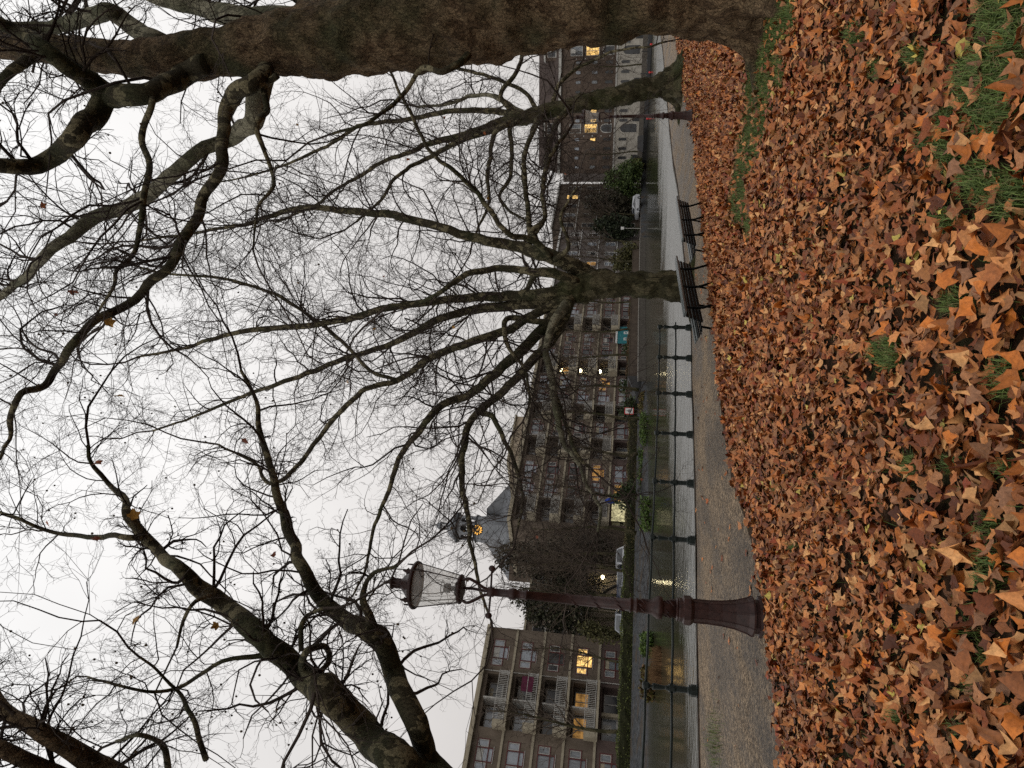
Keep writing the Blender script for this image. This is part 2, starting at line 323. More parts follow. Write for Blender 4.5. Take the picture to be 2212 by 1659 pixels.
def tube_vf(pts, rad, n=8, caps=True, wob=0, wf=1., seed=0):
    pts = [Vector(p) for p in pts]; V = []; Fc = []
    up = Vector((.3, .1, 1)).normalized(); prev = None
    for j, p in enumerate(pts):
        d = (pts[min(j + 1, len(pts) - 1)] - pts[max(j - 1, 0)]).normalized()
        if prev is None:
            a = d.cross(Vector((0, 1, 0)));
            if a.length < .1: a = d.cross(Vector((1, 0, 0)))
        else: a = prev - d * prev.dot(d)
        a.normalize(); prev = a; b = d.cross(a)
        for i in range(n):
            t = 2 * math.pi * i / n; q = a * math.cos(t) + b * math.sin(t); r = rad[j]
            if wob:
                w = mnoise.fractal(Vector((p + q * r) * wf) + Vector((seed * 7.1, 0, 0)), .8, 2.1, 3)
                if n > 40: w = w * .80 + .30 * abs(mnoise.noise(Vector(((p + q * r).x * 9, (p + q * r).y * 9, (p + q * r).z * 4.5)))) + .07 * mnoise.noise((p + q * r) * 22)
                r *= 1 + wob * w
            V.append(p + q * r)
    for j in range(len(pts) - 1):
        for i in range(n):
            Fc.append((j * n + i, j * n + (i + 1) % n, (j + 1) * n + (i + 1) % n, (j + 1) * n + i))
    if caps: Fc.append(tuple(range(n))[::-1]); Fc.append(tuple((len(pts) - 1) * n + i for i in range(n)))
    return V, Fc
def mesh_np(name, V, Fc, mats, tint=None, smooth=False):
    """V (n,3), Fc (m,k) numpy -> mesh; tint per face colour (m,3)."""
    me = bpy.data.meshes.new(name); k = Fc.shape[1]; nf = len(Fc)
    me.vertices.add(len(V)); me.vertices.foreach_set('co', V.astype(np.float32).ravel())
    me.loops.add(nf * k); me.loops.foreach_set('vertex_index', Fc.astype(np.int32).ravel())
    me.polygons.add(nf); me.polygons.foreach_set('loop_start', np.arange(0, nf * k, k, dtype=np.int32))
    me.update(calc_edges=True)
    if smooth: me.polygons.foreach_set('use_smooth', np.ones(nf, dtype=bool))
    for m in (mats if isinstance(mats, (list, tuple)) else [mats]): me.materials.append(m)
    if tint is not None:
        a = me.attributes.new('tint', 'FLOAT_COLOR', 'FACE')
        a.data.foreach_set('color', np.concatenate([tint, np.ones((nf, 1))], 1).astype(np.float32).ravel())
    me.validate(); return me
def catmull(P, k=5):
    P = [np.array(p, float) for p in P]; out = []
    Q = [2 * P[0] - P[1]] + P + [2 * P[-1] - P[-2]]
    for i in range(1, len(Q) - 2):
        for j in range(k):
            t = j / k; a, b, c, d = Q[i - 1], Q[i], Q[i + 1], Q[i + 2]
            out.append(.5 * (2 * b + (c - a) * t + (2 * a - 5 * b + 4 * c - d) * t * t + (3 * b - a - 3 * c + d) * t ** 3))
    out.append(P[-1]); return np.array(out)

# ------------------------------------------------------------------ ground, path, canal, far bank
WZ = -.85
QX = [(-60, -72), (12.93, -6.76), (13.99, -5.78), (16.82, -3.29), (18.19, -2.33), (21.55, .05), (22.9, 1.9), (28.3, 5.8), (32.15, 8.89), (37.1, 11.7), (44.3, 16.8), (59, 28), (67.3, 33.6), (85, 52), (104, 110), (106, 160)]
LX = [(-60, -68), (2, -7.2), (6.7, -3.4), (7.21, -2.86), (7.56, -2.24), (7.8, -1.95), (9.1, -1.45), (10, -.95), (10.8, -.55), (11.83, 0), (12.9, .74), (13.6, 1.31), (15.4, 2.48), (19.4, 4.62), (22.7, 6.59), (25, 8.87), (28.3, 11.2), (31.2, 13.1), (34.6, 15.7), (39.2, 19.5), (67, 40), (85, 60), (100, 120), (101, 170)]
def qx(Y): return np.interp(Y, [a for a, b in QX], [b for a, b in QX])
def lx(Y): return np.interp(Y, [a for a, b in LX], [b for a, b in LX])
Ys = np.concatenate([np.arange(-60, 2, 3.), np.arange(2, 30, .25), np.arange(30, 70, 1.), np.arange(70, 106, 2.)])
def hump(X, Y):  # ground swells round the big tree and dips along its edge
    return .10 * np.exp(-(((X - 5.) ** 2 + (Y - 9.3) ** 2) / 1.3))
def gh(X, Y): return gzn(Y) + .012 * np.sin(X * 1.7 + Y * .9) * np.sin(Y * 1.3 - X * .6) + hump(X, Y)
S = np.concatenate([np.arange(0, 14, .35), np.arange(14, 40, 2.), [60, 120, 260]])
V = []; 
for y in Ys:
    for s in S:
        X = qx(y) + s; V.append((X, y, float(gh(X, y)) - .012))
n = len(S); Fc = np.array([(j * n + i, j * n + i + 1, (j + 1) * n + i + 1, (j + 1) * n + i) for j in range(len(Ys) - 1) for i in range(n - 1)])
tag(link('lawn', mesh_np('lawn', np.array(V), Fc, M['soil'], smooth=True)), kind='structure')
V = []; k = 9
for y in Ys:
    a = float(qx(y)) + .12; b = float(lx(y)) + .25 * math.sin(y * 3.1) * .4 + .12 * mnoise.noise(Vector((y * 2.3, 0, 0)))
    for i in range(k):
        X = a + (b - a) * i / (k - 1); V.append((X, y, float(gh(X, y)) - .004 + (.004 if 0 < i < k - 1 else -.012)))
Fc = np.array([(j * k + i, j * k + i + 1, (j + 1) * k + i + 1, (j + 1) * k + i) for j in range(len(Ys) - 1) for i in range(k - 1)])
tag(link('gravel_path', mesh_np('gravel_path', np.array(V), Fc, M['gravel'], smooth=True)), kind='structure')
# near quay wall with a narrow coping
V = []; rows = 5
for y in Ys:
    x = float(qx(y)); z = float(gzn(y))
    V += [(x + .14, y, z + .004), (x - .02, y, z + .012), (x - .06, y, z - .02), (x - .06, y, z - .14), (x - .02, y, z - .16), (x - .02, y, -1.4)]
k = 6; Fc = np.array([(j * k + i, (j + 1) * k + i, (j + 1) * k + i + 1, j * k + i + 1) for j in range(len(Ys) - 1) for i in range(k - 1)])
tag(link('quay_wall', mesh_np('quay_wall', np.array(V), Fc, M['quay'])), kind='structure')
tag(MB().add([(-400, -200, WZ), (400, -200, WZ), (400, 300, WZ), (-400, 300, WZ)], [(0, 1, 2, 3)]).build('canal_water', M['water']), kind='structure')

UX, UY = .692, .722; THF = math.atan2(UY, UX)
def row(t, off=0.): return Vector((-33 + UX * t + UY * off, 60 + UY * t - UX * off, 0))   # point t metres along the far facades, off metres towards us
Fp = [(-150, -110), (-21 - 27.7, 39.5 - 28.9), (-21, 39.5), (-16.9, 44.3), (-7.9, 55.6), (-5, 62), (.2, 73.8), (4, 80.5), (8, 87.6), (22, 105), (42, 133), (62, 125.5), (104, 116), (170, 112)]
Tp = [(-158, -102)] + [tuple(row(t, 12)[:2]) for t in (-42, -5, 2, 15, 24)] + [(-.4, 76.2), (3.7, 81.1), (7.7, 88.0), (21.7, 105.4), (41.9, 133.4), (62.1, 126.0), (104, 116.5), (170, 112.5)]
V = []; nr = 7
Fd = catmull([(a, b, 0) for a, b in Fp], 8); Td = catmull([(a, b, 0) for a, b in Tp], 8)
nn = len(Fd)
for i in range(nn):
    for j in range(nr):
        t = j / (nr - 1); p = Fd[i] * (1 - t) + Td[i] * t
        V.append((p[0], p[1], WZ - .25 + (.75 + .25) * t ** .8 + (.05 * mnoise.noise(Vector((p[0] * .7, p[1] * .7, 3))) if 0 < j < nr - 1 else 0)))
Fc = np.array([(i * nr + j, (i + 1) * nr + j, (i + 1) * nr + j + 1, i * nr + j + 1) for i in range(nn - 1) for j in range(nr - 1)])
tag(link('stone_embankment', mesh_np('stone_embankment', np.array(V), Fc, M['riprap'], smooth=True)), kind='structure')
V = [(p[0], p[1], -.1) for p in Td] + [(p[0] - 240 + 3 * max(0, i - nn * .6), p[1] + 300, -.1) for i, p in enumerate(Td)]
Fc = np.array([(i, i + 1, nn + i + 1, nn + i) for i in range(nn - 1)])
tag(link('far_street', mesh_np('far_street', np.array(V), Fc, M['street'])), kind='structure')

# brick retaining wall with kerb on the far quay, and the timber ramp at its end
def polywall(name, pts, h0, h1, th, m, label, cat, cap=None):
    o = thing(name, label, cat, (*pts[0], 0)); b = MB(); c = MB()
    for (x0, y0), (x1, y1) in zip(pts[:-1], pts[1:]):
        d = Vector((x1 - x0, y1 - y0, 0)); L = d.length; d /= L; n_ = Vector((d.y, -d.x, 0))
        P = [Vector((x0, y0, 0)) - n_ * 0, Vector((x1, y1, 0))]; O = Vector((*pts[0], 0))
        for B, t0, t1, a0, a1 in ((b, 0, th, h0, h1), (c, -.04, th + .04, h1, h1 + .08)):
            q = [P[0] + n_ * t1 - O, P[1] + n_ * t1 - O, P[1] + n_ * t0 - O, P[0] + n_ * t0 - O]
            B.add([(p.x, p.y, a0) for p in q] + [(p.x, p.y, a1) for p in q], [(3, 2, 1, 0), (4, 5, 6, 7), (0, 1, 5, 4), (1, 2, 6, 5), (2, 3, 7, 6), (3, 0, 4, 7)])
    b.build('wall', m, o); c.build('coping', cap or M['kerb'], o)
    return o
polywall('brick_wall', [(-.3, 76.6), (4.0, 81.6), (8.1, 88.6), (22, 105.6)], -.12, .95, .3, M['brickD'], 'long low brown brick wall on the far quay, beside the teal banner', 'wall', M['brickD'])
polywall('stone_kerb', [(.9, 75.2), (4.4, 80.9), (8.5, 87.8), (22.5, 105.2)], -.84, -.02, .25, M['quay'], 'dark quay front with a pale stone kerb, below the low brick wall', 'kerb')
p = on_ground(1400, 800); o = thing('timber_ramp', 'dark triangular timber ramp at the end of the brick wall', 'ramp', (-1.6, 73.6, 0), math.radians(52))
MB().add([(0, 0, -.85), (5, 0, -.85), (5, 0, 1.1), (0, 0, -.3), (0, 1.4, -.85), (5, 1.4, -.85), (5, 1.4, 1.1), (0, 1.4, -.3)], [(0, 1, 2, 3), (7, 6, 5, 4), (3, 2, 6, 7), (1, 5, 6, 2), (0, 3, 7, 4)]).build('deck', M['dark'], o)

# ------------------------------------------------------------------ facade builder
def wall_grid(W, z0, z1, ops, breaks=(), depth=.16, mi_of=lambda z: 0, x0=0):
    """front wall in the local XZ plane (outside = -Y) with real openings and reveals."""
    xs = sorted({x0, x0 + W, *[a for o in ops for a in o[:2]]}); zs = sorted({z0, z1, *breaks, *[a for o in ops for a in o[2:4]]})
    b = MB()
    for i in range(len(xs) - 1):
        for j in range(len(zs) - 1):
            cx, cz = (xs[i] + xs[i + 1]) / 2, (zs[j] + zs[j + 1]) / 2
            if any(o[0] < cx < o[1] and o[2] < cz < o[3] for o in ops): continue
            b.add([(xs[i], 0, zs[j]), (xs[i + 1], 0, zs[j]), (xs[i + 1], 0, zs[j + 1]), (xs[i], 0, zs[j + 1])], [(0, 1, 2, 3)], mi_of(cz))
    for o in ops:
        d = o[4] if len(o) > 4 else depth; a0, a1, c0, c1 = o[:4]; mi = mi_of((c0 + c1) / 2)
        b.add([(a0, 0, c0), (a1, 0, c0), (a1, 0, c1), (a0, 0, c1), (a0, d, c0), (a1, d, c0), (a1, d, c1), (a0, d, c1)],
              [(0, 4, 5, 1), (1, 5, 6, 2), (2, 6, 7, 3), (3, 7, 4, 0)] + ([(4, 7, 6, 5)] if d > .5 else []), mi)
    return b
CACHE = {}
def win_mesh(key, w, h, kind):
    """frame (mat 0 outer, 1 casement) built around origin at the lower left; panes listed as rectangles."""
    if key in CACHE: return CACHE[key]
    b = MB(); panes = []
    def ring(x0, x1, z0, z1, t, y0, y1, mi):
        b.box(x0, x1, y0, y1, z0, z0 + t, mi); b.box(x0, x1, y0, y1, z1 - t, z1, mi)
        b.box(x0, x0 + t, y0, y1, z0 + t, z1 - t, mi); b.box(x1 - t, x1, y0, y1, z0 + t, z1 - t, mi)
    if kind == 'T':      # stepped window of the apartment blocks: tall middle light, white side casements
        a, c = w * .27, w * .73; st = h * .27
        ring(0, w, st, h, .09, -.04, .10, 0); ring(a, c, 0, h, .09, -.045, .095, 0)
        ring(.09, a - .02, st + .09, h - .09, .07, -.02, .08, 1); ring(c + .02, w - .09, st + .09, h - .09, .07, -.02, .08, 1)
        b.box(0, a, .0, .12, 0, st, 2); b.box(c, w, .0, .12, 0, st, 2)
        b.box(a - .1, c + .1, -.1, .02, -.05, -.002, 1)
        panes = [(.16, a - .09, st + .16, h - .16), (a + .09, c - .09, .09, h - .09), (c + .09, w - .16, st + .16, h - .16)]
    elif kind == 'D':    # door and side light inside a balcony
        ring(0, w, 0, h, .08, -.03, .08, 1); b.box(w * .42, w * .42 + .08, -.03, .08, .08, h - .08, 1); b.box(w * .5, w - .08, -.02, .06, .08, .8, 1)
        panes = [(.08, w * .42, .08, h - .08), (w * .42 + .08, w - .08, .8, h - .08)]
    elif kind == 'G':    # plain casement with one mullion
        ring(0, w, 0, h, .08, -.03, .09, 1); b.box(w / 2 - .04, w / 2 + .04, -.03, .09, .08, h - .08, 1); b.box(-.06, w + .06, -.08, .01, -.07, -.002, 1)
        panes = [(.08, w / 2 - .04, .08, h - .08), (w / 2 + .04, w - .08, .08, h - .08)]
    elif kind == 'S':    # sash
        ring(0, w, 0, h, .07, -.03, .09, 1); b.box(.07, w - .07, -.02, .08, h * .55, h * .55 + .06, 1)
        panes = [(.07, w - .07, .07, h * .55), (.07, w - .07, h * .55 + .06, h - .07)]
    elif kind == 'A':    # arched light in a plain wall
        n = 7; out = [(0, 0), (w, 0)] + [(w / 2 + w / 2 * math.cos(math.pi * i / n), h - w / 2 + w / 2 * math.sin(math.pi * i / n)) for i in range(n + 1)]
        inn = [(w / 2 + (x - w / 2) * .8, .06 + (z) * .92) for x, z in out]; k = len(out)
        V = [(x, -.07, z) for x, z in out] + [(x, -.07, z) for x, z in inn] + [(x, .02, z) for x, z in out] + [(x, -.02, z) for x, z in inn]
        for i in range(k):
            j = (i + 1) % k; b.add([V[i], V[j], V[k + j], V[k + i]], [(0, 1, 2, 3)], 1); b.add([V[2 * k + i], V[2 * k + j], V[j], V[i]], [(0, 1, 2, 3)], 1); b.add([V[k + i], V[k + j], V[3 * k + j], V[3 * k + i]], [(0, 1, 2, 3)], 1)
        panes = ['arch', [(x, -.03, z) for x, z in inn]]
    CACHE[key] = (b, panes); return CACHE[key]
PANES = {}
def window(parent, x, z, w, h, kind, pane='glass', y=.05, frame=None, name='window', wallm='brickA', sill=None):
    frame = frame or ('redframe', 'offwhite'); key = (kind, round(w, 2), round(h, 2)); b, panes = win_mesh(key, w, h, kind)
    mk = (key, frame, wallm)
    if mk not in PANES: PANES[mk] = b.mesh(name, [M[frame[0]], M[frame[1]], M[wallm]])
    o = link(name, PANES[mk], parent, (x, y, z))
    if panes and panes[0] == 'arch':
        pk = (key, 'arch', pane)
        if pk not in PANES: PANES[pk] = MB().add(panes[1], [tuple(range(len(panes[1])))]).mesh('pane', [M[pane]])
        link('pane', PANES[pk], o); return o
    for i, (a, c, d, e_) in enumerate(panes):
        pm = pane if isinstance(pane, str) else pane[i % len(pane)]
        pk = (round(c - a, 3), round(e_ - d, 3), pm)
        if pk not in PANES: PANES[pk] = MB().box(0, c - a, 0, .02, 0, e_ - d).mesh('pane', [M[pm]])
        link('pane', PANES[pk], o, (a, .04, d))
    h_ = int(abs(x * 131 + z * 977)) % 7
    if h_ < 2 and pane != 'lit' and kind in 'TGDS':
        bh = h * (.25 + .12 * h_); bk = ('blind', round(w, 2), round(bh, 2))
        if bk not in PANES: PANES[bk] = MB().box(w * .29, w * .71, .02, .045, 0, bh).mesh('blind', [M['offwhite'] if h_ else M['cream']])
        link('blind', PANES[bk], o, (0, 0, h - bh - .1))
    return o
FL = [0., 2.62, 5.35, 8.05, 10.8]; TOP = 13.55
def apartment(t0, t1, bays, label, seed, lit={}, extra_top=0):
    """block of balcony flats; bays = ('W', centre) or ('B', from, to) in row metres."""
    R = random.Random(seed); L = t1 - t0; P0 = row(t0)
    o = thing('apartment_building', label, 'building', (P0.x, P0.y, -.1), THF, 'brick apartment blocks along the far bank')
    ops = []
    for bi, b in enumerate(bays):
        for fi, z in enumerate(FL):
            top = (FL + [TOP])[fi + 1]
            if b[0] == 'W':
                if fi == 0: ops.append((b[1] - t0 - 1.35, b[1] - t0 + 1.35, .75, 2.25))
                else: ops.append((b[1] - t0 - 1.35, b[1] - t0 + 1.35, z + .72, z + 2.3))
            else:
                if fi == 0: ops.append((b[1] - t0 + .1, b[2] - t0 - .1, .05, 2.3, 1.0))
                else: ops.append((b[1] - t0, b[2] - t0, z + .12, top - .38, 1.3))
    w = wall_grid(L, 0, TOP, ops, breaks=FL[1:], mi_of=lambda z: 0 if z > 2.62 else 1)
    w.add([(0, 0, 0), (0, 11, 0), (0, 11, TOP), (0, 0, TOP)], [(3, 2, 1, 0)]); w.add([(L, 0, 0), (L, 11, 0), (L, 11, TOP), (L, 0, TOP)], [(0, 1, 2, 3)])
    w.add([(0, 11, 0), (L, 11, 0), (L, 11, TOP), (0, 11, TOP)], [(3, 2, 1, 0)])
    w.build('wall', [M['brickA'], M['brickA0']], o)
    r = MB(); r.box(-.3, L + .3, -.55, 11.3, TOP + .002, TOP + .22); r.box(-.1, L + .1, -.3, 11.1, TOP + .22, TOP + .45); r.build('roof', M['cream'], o)
    for i in range(int(L / 7)):
        x = 3 + i * 7 + R.random() * 2; MB().box(x, x + .7, 4, 4.6, TOP + .45, TOP + 1.2).build('chimney', M['brickA'], o)
    bal = [(b[1] - t0, b[2] - t0) for b in bays if b[0] == 'B']
    for a, c in bal: MB().tube([(c + .25, -.13, .1), (c + .25, -.13, TOP - .05)], [.05, .05], 6).build('drainpipe', M['offwhite'], o)
    for z in FL[1:]:
        xs = [0] + [v for b in bal for v in b] + [L]
        for a, c in zip(xs[0::2], xs[1::2]):
            if c - a > .05: MB().box(a + .002, c - .002, -.1, .02, z - .02, z + .2).build('band', M['cream'], o)
    for bi, b in enumerate(bays):
        for fi, z in enumerate(FL):
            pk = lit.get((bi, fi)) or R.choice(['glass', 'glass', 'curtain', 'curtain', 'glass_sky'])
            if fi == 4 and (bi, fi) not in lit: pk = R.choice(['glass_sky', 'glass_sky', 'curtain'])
            if b[0] == 'W':
                x = b[1] - t0 - 1.35
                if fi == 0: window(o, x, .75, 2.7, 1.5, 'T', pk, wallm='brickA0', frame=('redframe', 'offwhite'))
                else: window(o, x, z + .72, 2.7, 1.58, 'T', pk, frame=('redframe', 'offwhite'))
                continue
            x0, x1 = b[1] - t0, b[2] - t0; W = x1 - x0
            if fi == 0:
                window(o, x0 + .3, .1, W * .42, 2.1, 'D', R.choice(['glass', 'curtain']), y=.9, wallm='brickA0'); window(o, x0 + W * .55, .5, W * .36, 1.6, 'G', R.choice(['glass', 'curtain']), y=.9, frame=('offwhite', 'offwhite'))
                MB().box(x0 + W * .47, x0 + W * .53, .3, .85, .05, 2.28).build('pillar', M['cream'], o)
                continue
            window(o, x0 + .2, z + .22, W * .42, 2.0, 'D', pk, y=1.2, frame=('offwhite', 'offwhite'))
            window(o, x0 + W * .56, z + .9, W * .36, 1.3, 'G', lit.get((bi, fi)) or 'glass', y=1.2, frame=('offwhite', 'offwhite'))
            bb = thing('balcony', None, None, (x0, 0, z)); bb.parent = o
            MB().box(-.12, W + .12, -.95, 1.25, -.1, .115).build('slab', M['cream'], bb)
            MB().box(-.13, .45, -.98, -.9, .117, 1.12).box(-.13, -.05, -.9, -.003, .117, 1.12).build('parapet', M['cream'], bb)
            rl = MB(); n = int((W - .5) / .16)
            for q in range(n + 1):
                xx = .5 + q * (W - .52) / n; rl.box(xx - .018, xx + .018, -.93, -.895, .25, 1.1)
            rl.box(.45, W + .1, -.94, -.885, 1.1, 1.15); rl.box(.45, W + .1, -.94, -.885, .2, .25); rl.box(W + .05, W + .1, -.885, -.003, 1.1, 1.15); rl.box(W + .05, W + .1, -.885, -.003, .2, .25)
            for q in range(5): rl.box(W + .055, W + .09, -.8 + q * .18, -.765 + q * .18, .25, 1.1)
            rl.build('railing', M['offwhite'], bb)
            if W > 4: MB().box(W / 2 - .06, W / 2 + .06, -.6, 1.2, .117, top - z - .39 if (top := (FL + [TOP])[fi + 1]) else 0).build('divider', M['offwhite'], bb)
            if (bi, fi) in lit and lit[(bi, fi)] == 'lampon':
                pass
    return o
A1 = apartment(-2.2, 12.3, [('W', .4), ('B', 2.7, 7.6), ('W', 9.75)], 'brown apartment block with a bright orange-lit window, at the tall hedge corner', 3,
     {(2, 1): 'lit', (1, 1): 'lit_dim', (2, 2): 'glass', (0, 4): 'glass_sky', (2, 4): 'glass_sky', (2, 0): 'curtain', (0, 1): 'curtain', (2, 3): 'glass_sky', (0, 3): 'glass_sky', (1, 2): 'glass', (0, 2): 'curtain'})
A2 = apartment(-19, -2.202, [('W', -16.5), ('B', -14, -9), ('W', -7), ('W', -4.2)], 'brown apartment block that runs out of the picture beyond the hedge', 4)
B1 = apartment(25.2, 38.6, [('B', 25.5, 28.5), ('W', 30.2), ('W', 33.0), ('B', 35.2, 38.2)], 'apartment block next to the clock tower, with a blue parasol outside its ground floor', 5, {(2, 1): 'lit_dim', (1, 0): 'lit_dim'})
B2 = apartment(38.602, 53.4, [('W', 39.95), ('B', 41.5, 44.2), ('W', 45.7), ('W', 48.5), ('B', 50.2, 53.2)], 'apartment block with a column of three glowing balcony lamps', 6, {(3, 1): 'lit_dim', (4, 2): 'glass', (4, 3): 'lit_dim'})
B3 = apartment(53.402, 70, [('W', 55), ('W', 57.8), ('B', 59.6, 62.6), ('W', 64.3), ('W', 67.1)], 'apartment block half hidden behind the middle plane tree trunk', 8)
for z in (1, 2, 3):   # the three balcony lamps
    p = row(51.3, -.3); b = MB().lathe([(0, .05), (.05, .2), (.25, .26), (.42, .16), (.46, .03)], 12).build('balcony_lamp', M['bulb'], loc=(p.x, p.y, FL[z] + 1.95), smooth=True)
    tag(b, ['', 'glowing globe lamp on the lowest lit balcony', 'glowing globe lamp on the middle lit balcony', 'glowing globe lamp on the topmost lit balcony'][z], 'lamp', 'lamps on the balconies')

def plain_house(name, t0, t1, H, floors, kinds, label, m, frame, seed, lit={}, spacing=2.4, ww=1.15, wh=1.7, roof='slate', rh=0):
    R = random.Random(seed); L = t1 - t0; P0 = row(t0)
    o = thing(name, label, 'building', (P0.x, P0.y, -.1), THF)
    n = max(1, int(L / spacing)); ops = []; ws = []
    for fi in range(floors):
        z = .8 + fi * (H - 1.) / floors
        for i in range(n):
            x = L * (i + .5) / n - ww / 2; ops.append((x, x + ww, z, z + wh)); ws.append((x, z, i, fi))
    w = wall_grid(L, 0, H, ops); w.box(0, L, .3, 11, 0, H - .01); w.build('wall', m, o)
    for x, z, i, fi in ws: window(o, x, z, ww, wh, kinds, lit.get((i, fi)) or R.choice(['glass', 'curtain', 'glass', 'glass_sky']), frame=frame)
    MB().box(-.1, L + .1, -.35, .0, H + .002, H + .3).build('cornice', M[frame[1]], o)
    if rh: MB().add([(0, 0, H), (L, 0, H), (L, 11, H), (0, 11, H), (0, 3, H + rh), (L, 3, H + rh), (L, 8, H + rh), (0, 8, H + rh)], [(0, 1, 5, 4), (4, 5, 6, 7), (2, 3, 7, 6), (1, 2, 6, 5), (3, 0, 4, 7)]).build('roof', M[roof], o)
    for fi in range(1, floors): MB().box(0, L, -.06, .01, .45 + fi * (H - 1.) / floors, .58 + fi * (H - 1.) / floors).build('band', M[frame[1]], o)
    return o
plain_house('grey_house', 70.002, 79, 13.3, 4, 'S', 'pale grey terraced house with white window frames behind bare trees', M['brickC'], ('white', 'white'), 11, {(2, 2): 'lit_dim'})
plain_house('grey_house', 79.002, 88, 13.6, 4, 'S', 'mauve grey terraced house with white frames, second from the lit windows', M['brickC'], ('offwhite', 'white'), 12)
plain_house('brick_house', 88.002, 105, 15.4, 4, 'S', 'dark brick house with two yellow lit windows on its upper floor', M['brickD'], ('offwhite', 'offwhite'), 13, {(5, 3): 'lit', (3, 3): 'lit'}, spacing=2.9, ww=1.5, wh=2.2)

# villa-like brick terrace on a white plinth that closes the view down the canal
E0, E1 = Vector((42.5, 138.5, 0)), Vector((77, 126.5, 0)); EL = (E1 - E0).length; ET = math.atan2(E1.y - E0.y, E1.x - E0.x)
eo = thing('brick_terrace', 'large dark brick building on a white ground floor, at the end of the canal', 'building', (E0.x, E0.y, -.1), ET)
w = MB(); w.box(0, EL, 0, 14, 0, 5.4, 1); w.box(0, EL, 0, 14, 5.402, 16.0, 0); w.build('wall', [M['brickE'], M['stucco']], eo)
MB().box(-.2, EL + .2, -.5, 0, 15.9, 16.4).build('cornice', M['offwhite'], eo); MB().box(0, EL, -.12, -.002, 5.3, 5.6).build('band', M['offwhite'], eo)
MB().add([(0, -.3, 16.4), (EL, -.3, 16.4), (EL, 14, 16.4), (0, 14, 16.4), (1.5, 3, 20.6), (EL, 3, 20.6), (EL, 11, 20.6), (1.5, 11, 20.6)], [(0, 1, 5, 4), (4, 5, 6, 7), (2, 3, 7, 6), (1, 2, 6, 5), (3, 0, 4, 7)]).build('roof', M['tileE'], eo)
MB().box(-1.6, -.002, -.25, 8, 0, 15.2).build('pilaster', M['brickC'], eo)
for i in range(20):
    x = .9 + i * 1.72
    if x > EL - 1: break
    big = i in (4, 12); ww = 1.15 if big else .66; R = random.Random(i)
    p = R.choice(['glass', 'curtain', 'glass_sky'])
    if not big:
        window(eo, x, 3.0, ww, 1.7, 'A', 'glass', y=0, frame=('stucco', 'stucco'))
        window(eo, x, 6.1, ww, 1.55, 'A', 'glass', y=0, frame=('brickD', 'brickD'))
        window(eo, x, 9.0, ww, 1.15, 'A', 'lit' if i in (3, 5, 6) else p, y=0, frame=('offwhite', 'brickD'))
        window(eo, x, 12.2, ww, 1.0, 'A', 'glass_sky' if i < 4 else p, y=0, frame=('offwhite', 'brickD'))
    else:
        window(eo, x - .35, 1.2, 1.9, 3.4, 'A', 'glass', y=0, frame=('stucco', 'stucco'))
        window(eo, x - .2, 6.0, 1.7, 2.2, 'A', 'glass', y=0, frame=('offwhite', 'offwhite'))
        window(eo, x - .2, 8.8, 1.7, 2.5, 'G', 'lit', y=-.04, frame=('offwhite', 'offwhite'))
        window(eo, x - .2, 12.0, 1.7, 2.2, 'G', 'curtain', y=-.04, frame=('offwhite', 'offwhite'))
        d = thing('dormer', None, None, (x - .9, 0, 16.4)); d.parent = eo
        MB().box(0, 3.2, .2, 3, 0, 2.6).build('cheek', M['brickE'], d); MB().box(-.15, 3.35, 0, 3.2, 2.602, 2.9).build('dormer_roof', M['offwhite'], d)
        window(d, .6, .6, 2.0, 1.6, 'G', 'glass', y=.14, frame=('offwhite', 'offwhite'))
        for q in range(5):
            MB().box(x - .85, x - .62, -.05, -.002, 6.2 + q * 1.7, 6.4 + q * 1.7).build('quoin', M['offwhite'], eo); MB().box(x + 1.85, x + 2.08, -.05, -.002, 6.2 + q * 1.7, 6.4 + q * 1.7).build('quoin', M['offwhite'], eo)
for i, x in enumerate((2.6, 9.6, 16.4, 24.)):
    MB().box(x, x + .9, -.06, 0, .1, 2.1).build('door', M['dark'], eo)
# landing stage in front of it
o = thing('landing_stage', 'dark floating landing stage below the white ground floor', 'jetty', (E0.x, E0.y, 0), ET)
MB().box(1, EL, -7, -4.2, -.8, -.25).build('deck', M['dark'], o)
MB().box(3, EL - 4, -4.1, -3.9, -.1, .75).build('fence', M['quay'], o)
for i in range(9):
    MB().lathe([(-.8, .09), (.9, .08)], 8, (3 + i * 3.6, -6.9)).build('post', M['dark'], o)
bt = thing('canal_boat', 'low black boat moored at the landing stage by the green bush', 'boat', (E0.x + 2, E0.y - 9.5, WZ), ET)
hull = MB(); hs = [(-3.4, .05, .9), (-2.4, .7, .75), (0, .95, .65), (2.4, .85, .7), (3.2, .55, .8)]; V = []
for x, ww, h in hs: V += [(x, -ww, h), (x, -ww * .7, -.1), (x, ww * .7, -.1), (x, ww, h)]
Fc = [(i * 4 + j, i * 4 + j + 1, (i + 1) * 4 + j + 1, (i + 1) * 4 + j) for i in range(4) for j in range(3)] + [(16, 17, 18, 19)] + [(i * 4 + 3, i * 4, (i + 1) * 4, (i + 1) * 4 + 3) for i in range(4)]
hull.add(V, Fc).build('hull', M['black'], bt)
MB().add([(-1, -.6, .7), (2, -.6, .7), (2, .6, .7), (-1, .6, .7), (-.6, -.5, 1.7), (1.8, -.5, 1.8), (1.8, .5, 1.8), (-.6, .5, 1.7)], [(0, 1, 5, 4), (1, 2, 6, 5), (2, 3, 7, 6), (3, 0, 4, 7), (4, 5, 6, 7)]).build('cabin', M['dark'], bt)
